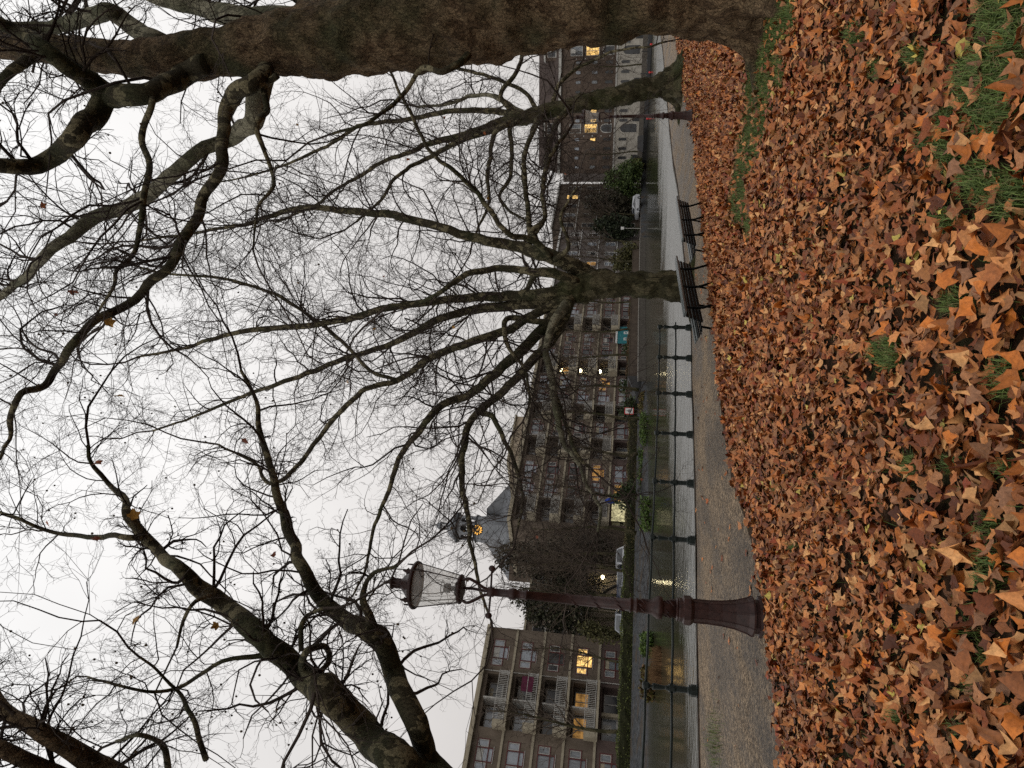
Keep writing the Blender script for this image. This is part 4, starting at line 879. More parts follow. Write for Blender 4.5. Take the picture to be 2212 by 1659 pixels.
# ------------------------------------------------------------------ cars on the far side
def car(x, v, Y, rz, paint, label, L=4.3, H=1.45, hatch=False, lights=True):
    p = at(x, v, Y); o = thing('parked_car', label, 'car', (p.x, p.y, -.1), rz)
    w = .86; prof = [(-L / 2, .45), (-L / 2 + .05, .85), (-L / 2 + .9, .95), (-L / 2 + 1.5, H - .05), (-L / 2 + 2.3, H), (L / 2 - (.35 if hatch else 1.0), H - .08), (L / 2 - .25, .98 if not hatch else 1.0), (L / 2 - .03, .9), (L / 2, .45), (L / 2 - .1, .25), (-L / 2 + .1, .25)]
    V = []; 
    for s in (-1, 1):
        for px_, z in prof: V.append((px_, s * w * (.80 if z > 1.05 else 1), z))
    n = len(prof); MB().add(V, [tuple(range(n)), tuple(range(n, 2 * n))[::-1]] + [(i, n + i, n + (i + 1) % n, (i + 1) % n) for i in range(n)]).build('body', M[paint], o)
    for s in (-1, 1):
        g = MB(); a, c = -L / 2 + 1.15, L / 2 - (.45 if hatch else 1.05); y = s * (w * .9 + .02)
        g.add([(a, s * (w + .01), 1.0), ((a + c) / 2 - .05, s * (w + .01), 1.0), ((a + c) / 2 - .05, s * (w * .8 + .02), H - .12), (a + .45, s * (w * .8 + .02), H - .14)], [(0, 1, 2, 3) if s < 0 else (3, 2, 1, 0)])
        g.add([((a + c) / 2 + .05, s * (w + .01), 1.0), (c, s * (w + .01), 1.0), (c - .2, s * (w * .8 + .02), H - .16), ((a + c) / 2 + .05, s * (w * .8 + .02), H - .12)], [(0, 1, 2, 3) if s < 0 else (3, 2, 1, 0)])
        g.build('window', M['glass'], o)
        for wx in (-L / 2 + .8, L / 2 - .8):
            t = MB(); V = []
            for yy in (s * (w - .18), s * (w + .02)):
                for i in range(14): V.append((wx + .31 * math.cos(i * math.pi / 7), yy, .31 + .31 * math.sin(i * math.pi / 7)))
            t.add(V, [tuple(range(14)), tuple(range(14, 28))] + [(i, 14 + i, 14 + (i + 1) % 14, (i + 1) % 14) for i in range(14)]); tt = t.build('wheel', M['rubber'], o)
            V = [(wx + .18 * math.cos(i * math.pi / 5), s * (w + .028), .31 + .18 * math.sin(i * math.pi / 5)) for i in range(10)]; MB().add(V, [tuple(range(10))]).build('rim', M['car_silver'], tt)
        MB().box(-L / 2 - .012, -L / 2 + .1, s * .62 - .16, s * .62 + .16, .62, .76).build('headlight', M['white'], o)
        MB().box(L / 2 - .1, L / 2 + .012, s * .66 - .13, s * .66 + .13, .72, .88).build('tail_light', M['red'], o)
    q = [(-L / 2 + .98, 1.0), (-L / 2 + 1.42, H - .13)]; MB().add([(q[0][0], -.68, q[0][1]), (q[0][0], .68, q[0][1]), (q[1][0], .6, q[1][1]), (q[1][0], -.6, q[1][1])], [(3, 2, 1, 0)]).build('windscreen', M['glass'], o, loc=(-.03, 0, .03))
    MB().add([(L / 2 - .24, -.66, 1.02), (L / 2 - .24, .66, 1.02), (L / 2 - (.36 if hatch else .95), .6, H - .14), (L / 2 - (.36 if hatch else .95), -.6, H - .14)], [(0, 1, 2, 3)]).build('rear_window', M['glass'], o, loc=(.02, 0, .02))
    return o
car(1340, 1206, 67.5, math.radians(118), 'car_white', 'white estate car parked end-on beyond the hedge, next to the tall dark evergreen', hatch=True, H=1.6)
car(1340, 1246, 66, math.radians(100), 'car_silver', 'silver car with its bonnet towards the canal, below the glowing wall lamp')
car(1340, 1284, 65, math.radians(60), 'car_navy', 'dark navy car half hidden behind the near lamp post', H=1.4)
car(1338, 1341, 63.5, math.radians(96), 'car_silver', 'silver car parked beyond the hedge between the lamp post and the apartment corner')
car(1358, 447, 121, math.radians(30), 'car_white', 'small white car parked under the dark trees on the far quay', hatch=True)
b = thing('parked_bicycle', 'dark bicycle leaning by the apartment corner beyond the hedge', 'bicycle', tuple(at(1345, 1374, 62).xy) + (-.1,), .6)
for s in (-.52, .52):
    q = [(s + .34 * math.cos(t), 0, .34 + .34 * math.sin(t)) for t in np.linspace(0, 2 * math.pi, 19)]; MB().tube(q, [.03] * 19, 5).build('wheel', M['rubber'], b)
fr = MB()
for a, c in (((-.52, .34), (-.1, .3)), ((-.1, .3), (-.28, .85)), ((-.28, .85), (-.52, .34)), ((-.1, .3), (.38, .82)), ((-.28, .78), (.36, .85)), ((.34, .98), (.52, .34))): fr.tube([(a[0], 0, a[1]), (c[0], 0, c[1])], [.025, .025], 5)
fr.build('frame', M['black'], b); MB().tube([(.25, -.28, 1.02), (.34, 0, 1.0), (.25, .28, 1.02)], [.015] * 3, 5).build('handlebar', M['black'], b); MB().box(-.42, -.18, -.08, .08, .87, .93).build('saddle', M['black'], b)

# ------------------------------------------------------------------ signs, banner, parasol on the far bank
p = at(1359, 888, 70); o = thing('mooring_sign', 'small white sign with a red border and black mooring symbol on the far bank', 'sign', (p.x, p.y, 0), THF)
z = p.z; MB().box(-.45, .45, -.02, .02, z - .45, z + .45).build('panel', M['red'], o); MB().box(-.37, .37, -.03, -.021, z - .37, z + .37).build('panel_face', M['white'], o)
MB().box(-.05, .05, -.038, -.032, z - .25, z + .25).box(-.2, .2, -.038, -.032, z - .02, z + .06).box(-.2, -.12, -.038, -.032, z - .2, z - .03).box(.12, .2, -.038, -.032, z - .2, z - .03).build('symbol', M['black'], o)
MB().tube([(-.3, .03, -.4), (-.3, .03, z + .1)], [.03, .03], 6).tube([(.3, .03, -.4), (.3, .03, z + .1)], [.03, .03], 6).build('post', M['dark'], o)
p = row(58.4, .5); o = thing('shop_banner', 'teal banner with white symbols and a white top edge, on the ground floor', 'banner', (p.x, p.y, -.1), THF)
MB().box(-1.9, 1.9, -.06, 0, .4, 2.75).build('cloth', M['teal'], o); MB().box(-1.9, 1.9, -.12, -.061, 2.76, 3.0).build('top_edge', M['white'], o)
b = MB(); 
for x in (-.9, .5):
    b.box(x - .28, x + .28, -.075, -.062, 1.7, 1.86).box(x - .28, x + .28, -.075, -.062, 1.22, 1.38).box(x - .28, x - .12, -.075, -.062, 1.4, 1.68).box(x + .12, x + .28, -.075, -.062, 1.4, 1.68)
b.build('symbol', M['white'], o)
p = row(27.6, 1.6); o = thing('parasol', 'closed blue parasol in front of a lit ground-floor window', 'parasol', (p.x, p.y, -.1), 0)
MB().tube([(0, 0, 0), (.1, 0, 2.9)], [.03, .03], 6).build('pole', M['dark'], o); MB().tube([(.03, 0, 1.6), (.08, 0, 2.1), (.16, 0, 2.7), (.12, 0, 3.1)], [.12, .26, .34, .06], 10, wob=.2, wf=2).build('canopy', M['blue'], o)
p = row(27.9, .02); MB().box(-1.4, 1.4, -.05, 0, .6, 2.3).build('lit_panel', M['lit_white'], B1, loc=(2.4, 0, 0))  # panel glows by emission to look lamplit
p = row(6.6, .9); b = MB().box(-.7, .7, -.03, .03, 0, 1.1).build('pink_cloth', M['pink'], loc=(p.x, p.y, 8.55), rz=THF); tag(b, 'pink cloth drying on an upper balcony of the nearer apartment block', 'cloth')
o = thing('path_sign', 'small white street sign on a thin pole on the far quay', 'sign', tuple(at(1340, 493, 113).xy) + (-.1,), .7)
MB().tube([(0, 0, 0), (0, 0, 2.9)], [.04, .04], 6).build('pole', M['offwhite'], o); MB().box(-.35, .35, -.03, .0, 2.6, 3.1).build('panel', M['white'], o)

# ------------------------------------------------------------------ trees
def unit(a): return a / np.maximum(np.linalg.norm(a, axis=1), 1e-9)[:, None]
class Twigs:
    def __init__(s, seed): s.r = np.random.default_rng(seed); s.A = []; s.B = []; s.ra = []; s.rb = []; s.tips = []
    def level(s, P, D, L, R, n, wig, grav, taper=.3, out=True):
        P = P.copy(); D = unit(D); PP = [P.copy()]; DD = [D.copy()]; RR = [R.copy()]; curl = s.r.normal(size=P.shape) * wig * .35
        for i in range(n):
            D = unit(D + s.r.normal(size=D.shape) * wig + curl + np.array([0, 0, grav])); Q = P + D * (L / n)[:, None]
            r2 = R * (1 - (1 - taper) * (i + 1) / n); s.A.append(P); s.B.append(Q); s.ra.append(RR[-1]); s.rb.append(r2); P = Q; PP.append(P.copy()); DD.append(D.copy()); RR.append(r2)
        s.tips.append(P); return np.array(PP), np.array(DD), np.array(RR)
    def child(s, PP, DD, RR, L, per, ang, lf, rf, lo=1):
        n = PP.shape[0] - 1; N = PP.shape[1]; per_i = per
        b = np.repeat(np.arange(N), per_i); k = s.r.integers(lo, n + 1, size=len(b)); D = DD[k, b]; pr = unit(np.cross(D, s.r.normal(size=D.shape)))
        a = np.radians(ang) * (.7 + .6 * s.r.random(len(b))); D2 = D * np.cos(a)[:, None] + pr * np.sin(a)[:, None]
        return PP[k, b], D2, L[b] * lf * (.55 + .8 * s.r.random(len(b))) * (1 - .45 * k / n), np.maximum(RR[k, b] * rf, .0012)
    def mesh(s, name, m):
        A = np.concatenate(s.A); B = np.concatenate(s.B); ra = np.concatenate(s.ra); rb = np.concatenate(s.rb); d = unit(B - A)
        ref = np.where(np.abs(d[:, 2:3]) < .9, np.array([[0, 0, 1.]]), np.array([[1., 0, 0]])); u = unit(np.cross(d, ref)); w = np.cross(d, u); V = []
        for P, r in ((A, ra), (B + d * rb[:, None] * .5, rb)):
            for k in range(3): t = 2 * math.pi * k / 3; V.append(P + (u * math.cos(t) + w * math.sin(t)) * r[:, None])
        V = np.stack(V, 1).reshape(-1, 3); n = len(A); o = (np.arange(n) * 6)[:, None, None]; Fc = (o + np.array([[0, 1, 4, 3], [1, 2, 5, 4], [2, 0, 3, 5]])[None]).reshape(-1, 4)
        s.count = n; return mesh_np(name, V, Fc, m)
TOTAL = 0
LEAF_OUT = None
def leaf_template(k=0):
    r = random.Random(k); pts = [(0, 0)]; lobes = [(-128, .46), (-98, .42), (-62, .86), (-33, .60), (0, 1.0), (33, .60), (62, .84), (98, .42), (128, .44)]
    out = [(0, -.28)]
    for a, R_ in lobes:
        a += r.uniform(-5, 5); R_ *= r.uniform(.9, 1.12); big = R_ > .7
        if big:
            for da, rr in ((-13, .80), (0, 1), (13, .80)): out.append((math.sin(math.radians(a + da)) * R_ * rr, math.cos(math.radians(a + da)) * R_ * rr))
        else: out.append((math.sin(math.radians(a)) * R_, math.cos(math.radians(a)) * R_))
    return np.array(pts + out)
def leaf_batch(C, size, yaw, tilt, tdir, curl, wave, tmpl, r):
    """vertex arrays of many curled leaves; returns V (N,k,3)."""
    N = len(C); X, Y = tmpl[:, 0][None], tmpl[:, 1][None]; rad2 = X ** 2 + Y ** 2
    z = curl[:, 0:1] * X ** 2 + curl[:, 1:2] * Y ** 2 + curl[:, 2:3] * X * Y + wave[:, 0:1] * .12 * np.sin(X * 7 + wave[:, 1:2] * 6) * rad2 + wave[:, 1:2] * .10 * np.sin(Y * 8 + wave[:, 0:1] * 9)
    x = X * (1 - .25 * np.abs(curl[:, 0:1]) * np.abs(X)); y = Y * (1 - .25 * np.abs(curl[:, 1:2]) * np.abs(Y))
    z = z * np.ones_like(x); v = np.stack([x * np.ones_like(z), y * np.ones_like(z), z], 2) * size[:, None, None]
    c, s = np.cos(yaw), np.sin(yaw); v = np.stack([v[..., 0] * c[:, None] - v[..., 1] * s[:, None], v[..., 0] * s[:, None] + v[..., 1] * c[:, None], v[..., 2]], 2)
    ax = np.stack([np.cos(tdir), np.sin(tdir), np.zeros(N)], 1)[:, None]; ct, st = np.cos(tilt)[:, None, None], np.sin(tilt)[:, None, None]
    v = v * ct + np.cross(np.broadcast_to(ax, v.shape), v) * st + ax * (v * ax).sum(2, keepdims=True) * (1 - ct)
    return v + C[:, None]
TM = [leaf_template(k) for k in range(6)]
TM_LOW = np.array([(0, 0), (0, -.25), (-.55, -.25), (-.85, .35), (-.4, .5), (0, 1.0), (.4, .5), (.85, .35), (.55, -.25)])
def fan(nv): return [(0, i, i + 1 if i + 1 < nv else 1) for i in range(1, nv)]
PAL = np.array([lin(c) for c in [(196, 128, 84), (182, 112, 70), (168, 100, 62), (150, 82, 48), (128, 66, 38), (206, 150, 108), (176, 118, 86), (150, 104, 84), (108, 58, 38), (196, 112, 52), (140, 64, 40)]])
PAL = PAL * np.array([.88, .90, .70])
PALW = np.array([.15, .16, .14, .12, .10, .09, .10, .05, .05, .05, .04]); PALW = PALW / PALW.sum()

def add_tree_parts(o, base, tw, limbs_done, seedballs, leaves, twm):
    global TOTAL
    O = np.array(base)
    tw.A = [a - O for a in tw.A]; tw.B = [a - O for a in tw.B]
    q = link('crown_twigs', tw.mesh('crown_twigs', twm), o); q['kind'] = 'stuff'; TOTAL += tw.count
    tips = np.concatenate(tw.tips[1:]) - O; r = tw.r
    if seedballs:
        ic = MB().lathe([(-.015, .004), (-.008, .013), (.008, .013), (.015, .004)], 5); IV = np.array(ic.v); k = r.choice(len(tips), seedballs); V = []; Fl = []
        c = tips[k] + np.array([0, 0, -.05]); V = (IV[None] * (seedballs > 0) * (.8 + .3 * r.random((seedballs, 1, 1))) + c[:, None]).reshape(-1, 3)
        qf = np.array([f for f in ic.f if len(f) == 4]); nv = len(IV); Fc = (np.arange(seedballs)[:, None, None] * nv + qf[None]).reshape(-1, 4)
        q = link('seed_balls', mesh_np('seed_balls', V, Fc, M['seed']), o); q['kind'] = 'stuff'
    for i in range(leaves):
        c = tips[r.integers(len(tips))]; t = TM[i % 6]; n1 = lambda s_: r.normal(size=1) * s_
        V = leaf_batch(np.zeros((1, 3)), np.array([.075 + .03 * r.random()]), n1(3), np.array([1.0 + .5 * r.random()]), n1(3), r.normal(size=(1, 3)) * .4, r.random((1, 2)), t, r)[0]
        col = np.array(lin([(150, 110, 45), (150, 80, 35), (95, 90, 40), (120, 60, 35)][i % 4]))
        link('leaf', mesh_np('leaf', V, np.array(fan(len(t))), M['leaf'], np.tile(col, (len(fan(len(t))), 1))), o, tuple(c))

def plane_tree(label, trunk, limbs, seed, base_xy=None, sub=5, seedballs=120, leaves=8, twm='twig', dens=1., rmin=.004, l1=(1.4, 2.8), flare=True, trunk_mat='bark_trunk', ring=44, kmul=1., trunk_pts=None, per=(4, 4, 4), grav=-.01, ls=.45, lk=1.):
    T = np.array([tuple(at(x, v, Y)) + (rp / F * Y,) for x, v, rp, Y in trunk]) if trunk_pts is None else np.array(trunk_pts)
    base = (T[0, 0], T[0, 1], gz(T[0, 1])); o = thing('plane_tree', label, 'tree', base)
    Pt = catmull(T, 14); O = np.array(base)
    if flare:
        for i in range(len(Pt)):
            h = Pt[i, 2] - base[2]; Pt[i, 3] *= 1 + .42 * math.exp(-max(h, 0) / .28)
    b = MB(); b.tube([p[:3] - O for p in Pt], [p[3] for p in Pt], ring, wob=.26, wf=1.9, seed=seed); b.build('trunk', M[trunk_mat], o, smooth=True)
    if flare:
        r0 = T[0, 3] if trunk_pts is not None else T[1, 3]; rr_ = random.Random(seed)
        for k in range(7):
            a = k * .9 + rr_.random() * .5; ca, sa = math.cos(a), math.sin(a); bx = np.array([np.interp(base[2] + .3, T[:, 2], T[:, 0]) - base[0], np.interp(base[2] + .3, T[:, 2], T[:, 1]) - base[1]])
            q = catmull([(bx[0] + ca * r0 * f_, bx[1] + sa * r0 * f_, z_) for f_, z_ in ((.55, .75), (.95, .34), (1.45, .10), (2.1 + rr_.random() * .6, -.05), (2.6 + rr_.random(), -.16))], 4)
            MB().tube([tuple(p_) for p_ in q], list(np.linspace(r0 * .42, r0 * .10, len(q))), 10, wob=.2, wf=4).build('root', M[trunk_mat], o, smooth=True)
    tw = Twigs(seed); SP = []; SD = []; SL = []; SR = []
    r = tw.r
    for li, (pts, Y0, Y1, mt) in enumerate(limbs):
        n = len(pts); L_ = np.array([tuple(at(x, v, Y0 + (Y1 - Y0) * i / (n - 1) + (.25 * math.sin(i * 1.9 + li) if 0 < i else 0))) + (lk * rp / F * (Y0 + (Y1 - Y0) * i / (n - 1)),) for i, (x, v, rp) in enumerate(pts)])
        Q = catmull(L_, 5); Q[:, 3] = np.maximum(Q[:, 3], rmin)
        jit = np.array([[mnoise.noise(Vector((p[0] * 2.3 + k * 9, p[1] * 2.3, p[2] * 2.3 + li))) for k in range(3)] for p in Q]); Q[:, :3] += jit * np.minimum(Q[:, 3:4] * 1.05, .06)
        MB().tube([p[:3] - O for p in Q], list(Q[:, 3]), 12 if Q[0, 3] > .06 else 8, wob=.10, wf=4, seed=li).build('limb', M[mt], o, smooth=True)
        seg = np.linalg.norm(np.diff(Q[:, :3], axis=0), axis=1); tot = seg.sum(); cum = np.concatenate([[0], np.cumsum(seg)])
        k = int(tot / ls * dens); s_ = (0.12 + .88 * r.random(k) ** .8) * tot
        for t in s_:
            j = min(np.searchsorted(cum, t) - 1, len(seg) - 1); j = max(j, 0); f = (t - cum[j]) / seg[j]; p = Q[j] * (1 - f) + Q[j + 1] * f; d = Q[j + 1, :3] - Q[j, :3]; d /= np.linalg.norm(d)
            pr = np.cross(d, r.normal(size=3)); pr /= np.linalg.norm(pr); a = math.radians(30 + 38 * r.random()); SP.append(p[:3]); SD.append(d * math.cos(a) + pr * math.sin(a))
            SL.append((l1[0] + (l1[1] - l1[0]) * r.random()) * (1.1 - .45 * t / tot)); SR.append(min(p[3] * (.16 + .3 * r.random() ** 2), .024 * kmul) + rmin)
        d = Q[-1, :3] - Q[-2, :3]; SP.append(Q[-1, :3]); SD.append(d); SL.append(l1[1]); SR.append(Q[-1, 3])
    P, D, L, R = np.array(SP), np.array(SD), np.array(SL), np.array(SR)
    PP, DD, RR = tw.level(P, D, L, R, 8, .24, grav)
    for lv, (pc, an, lf, rf, n, wg) in enumerate(((per[0], 42, .60, .55, 5, .27), (per[1], 45, .58, .6, 3, .32), (per[2], 48, .62, .75, 2, .36))):
        if pc == 0: break
        P, D, L, R = tw.child(PP, DD, RR, L, pc, an, lf, rf); R = np.maximum(R, rmin * (.8 - .18 * lv)); PP, DD, RR = tw.level(P, D, L, R, n, wg, grav, taper=.5)
    add_tree_parts(o, base, tw, None, seedballs, leaves, M[twm]); return o

# --- the big plane tree beside the photographer
plane_tree('huge gnarled plane tree with rough brown bark, right beside the photographer',
    [(a, b, c * .86, d) for a, b, c, d in [(1700, -30, 122, 8.9), (1640, -26, 106, 8.9), (1500, -20, 98, 8.85), (1400, -14, 95, 8.8), (1250, 8, 98, 8.8), (1150, 22, 100, 8.8), (1000, 46, 103, 8.8), (850, 62, 99, 8.8), (750, 76, 92, 8.8), (650, 88, 84, 8.8), (560, 108, 72, 8.8), (450, 116, 60, 8.8), (350, 126, 51, 8.8), (250, 124, 46, 8.85), (150, 112, 41, 8.9), (50, 103, 36, 8.95), (0, 100, 33, 9), (-150, 88, 27, 9), (-420, 70, 15, 9.2)]],
    [([(450, 140, 25), (400, 160, 27), (340, 195, 24), (274, 210, 26), (224, 198, 27), (170, 160, 21), (103, 110, 19), (50, 75, 18), (0, 51, 14), (-80, 20, 10)], 8.6, 7.4, 'bark_limb'),
     ([(240, 200, 26), (205, 246, 27), (170, 285, 25), (137, 325, 23), (85, 357, 21), (0, 362, 17), (-60, 372, 14), (-160, 400, 9)], 8.3, 7.6, 'bark_limb'),
     ([(575, 150, 24), (560, 200, 26), (547, 262, 22), (500, 293, 18), (462, 315, 16), (376, 370, 16), (308, 427, 17), (205, 472, 16), (113, 540, 13), (50, 600, 11), (0, 640, 9), (-70, 710, 6)], 8.9, 11, 'bark_pale'),
     ([(575, 150, 20), (545, 185, 20), (505, 212, 20), (486, 245, 16), (479, 325, 14), (472, 386, 13.5), (438, 438, 13), (404, 506, 12.5), (359, 574, 12), (291, 643, 11), (212, 687, 10), (154, 745, 10), (120, 796, 9.5), (96, 831, 9), (44, 848, 7.5), (27, 899, 7), (20, 950, 5), (0, 991, 4)], 8.6, 7.0, 'bark_limb'),
     ([(330, 210, 8), (325, 232, 8), (308, 290, 8), (318, 359, 7.5), (311, 438, 7), (294, 540, 6), (253, 585, 5), (243, 625, 4), (212, 677, 3)], 8.2, 7.0, 'bark_limb'),
     ([(600, 160, 8), (568, 181, 8), (575, 232, 8), (554, 267, 7), (570, 320, 5.5), (588, 369, 5), (588, 403, 4.5), (560, 440, 3.5), (554, 475, 3), (547, 540, 2.5)], 8.4, 7.4, 'bark_limb'),
     ([(790, 25, 40), (700, 45, 34), (615, 48, 34), (513, 38, 26), (445, 20, 22), (342, -4, 17), (200, -60, 12)], 9.2, 10.5, 'bark_pale'),
     ([(350, 95, 22), (274, 46, 21), (233, 27, 20), (171, 42, 19), (103, 60, 16), (20, 62, 12), (-60, 40, 9)], 9.1, 10.2, 'bark_pale'),
     ([(700, 20, 22), (600, -40, 18), (480, -120, 14), (330, -240, 9)], 9.4, 11, 'bark_limb'),
     ([(1010, 118, 9), (960, 158, 7), (915, 150, 6), (870, 205, 5), (800, 262, 4), (720, 290, 3)], 8.5, 8.2, 'bark_limb'),
     ([(100, 88, 16), (30, 150, 12), (-60, 240, 9), (-160, 330, 6)], 8.8, 8, 'bark_limb')],
    seed=1, ring=96, dens=1.15, rmin=.0036, l1=(1.2, 2.8), seedballs=120, leaves=18, per=(5, 5, 4), ls=.36)
# --- the plane tree standing out of the frame on the left, two limbs reaching in
plane_tree('plane tree whose two heavy mottled limbs reach in above the near street lamp', None,
    [([(990, 1730, 40), (932, 1657, 27), (905, 1570, 25), (881, 1521, 25), (849, 1451, 24), (821, 1382, 23), (789, 1363, 22), (742, 1335, 19), (687, 1284, 16), (659, 1233, 14), (635, 1182, 13), (617, 1117, 12), (603, 1080, 10), (581, 1002, 8), (564, 933, 7), (551, 865, 5), (520, 800, 3.5)], 7.4, 9.4, 'bark_limb'),
     ([(990, 1740, 46), (900, 1685, 42), (858, 1648, 40), (812, 1608, 36), (765, 1555, 34), (710, 1497, 36), (690, 1485, 34), (649, 1450, 27), (594, 1411, 25), (547, 1358, 24), (487, 1312, 21), (431, 1266, 20), (385, 1228, 16), (343, 1191, 13), (306, 1154, 13), (288, 1122, 11), (269, 1080, 8), (232, 1040, 6), (200, 1000, 5), (190, 960, 4)], 7.3, 8.4, 'bark_limb'),
     ([(807, 1366, 14), (797, 1335, 10), (784, 1303, 8), (789, 1258, 6), (812, 1235, 5), (858, 1222, 3)], 8.0, 7.6, 'bark_limb'),
     ([(306, 1160, 8), (262, 1158, 7), (190, 1160, 6), (110, 1150, 5), (40, 1120, 4), (-40, 1090, 3)], 8.0, 8.6, 'bark_limb'),
     ([(590, 1412, 7), (480, 1430, 5), (400, 1480, 4.5), (330, 1495, 4), (250, 1480, 3.5), (190, 1462, 2.5)], 7.8, 7.4, 'bark_limb'),
     ([(470, 1850, 40), (330, 1745, 34), (209, 1650, 27), (93, 1590, 20), (0, 1512, 16), (-90, 1420, 12)], 6.8, 6.4, 'bark_trunk'),
     ([(330, 1840, 30), (230, 1740, 26), (93, 1665, 20), (0, 1618, 17), (-120, 1560, 12)], 6.7, 6.2, 'bark_trunk'),
     ([(690, 1475, 12), (650, 1440, 9), (668, 1408, 8), (700, 1398, 7), (712, 1428, 7), (690, 1452, 6)], 7.5, 7.7, 'bark_limb'),
     ([(650, 1405, 6), (648, 1372, 6), (652, 1345, 5.5), (668, 1325, 5), (700, 1312, 4)], 7.7, 7.7, 'bark_limb'),
     ([(460, 1285, 6), (420, 1300, 5), (395, 1345, 4), (380, 1400, 3)], 8, 7.5, 'bark_limb'),
     ([(440, 1640, 7), (420, 1560, 6), (390, 1500, 5), (350, 1460, 3.5), (300, 1420, 3)], 7.4, 7.0, 'bark_limb'),
     ([(400, 1790, 11), (366, 1700, 9), (355, 1610, 7), (300, 1590, 5), (250, 1600, 4)], 7.2, 7.0, 'bark_pale')],
    seed=2, dens=1.25, rmin=.0034, l1=(1.0, 2.2), seedballs=230, leaves=18, per=(4, 5, 4), ls=.36,
    trunk_pts=[(-4.9, 6.1, -.05, .5), (-4.88, 6.2, 1.0, .44), (-4.75, 6.4, 2.2, .42), (-4.65, 6.7, 3.1, .4), (-4.75, 6.9, 4.2, .30), (-4.9, 6.8, 6.0, .24), (-5.0, 6.6, 9.0, .12)])
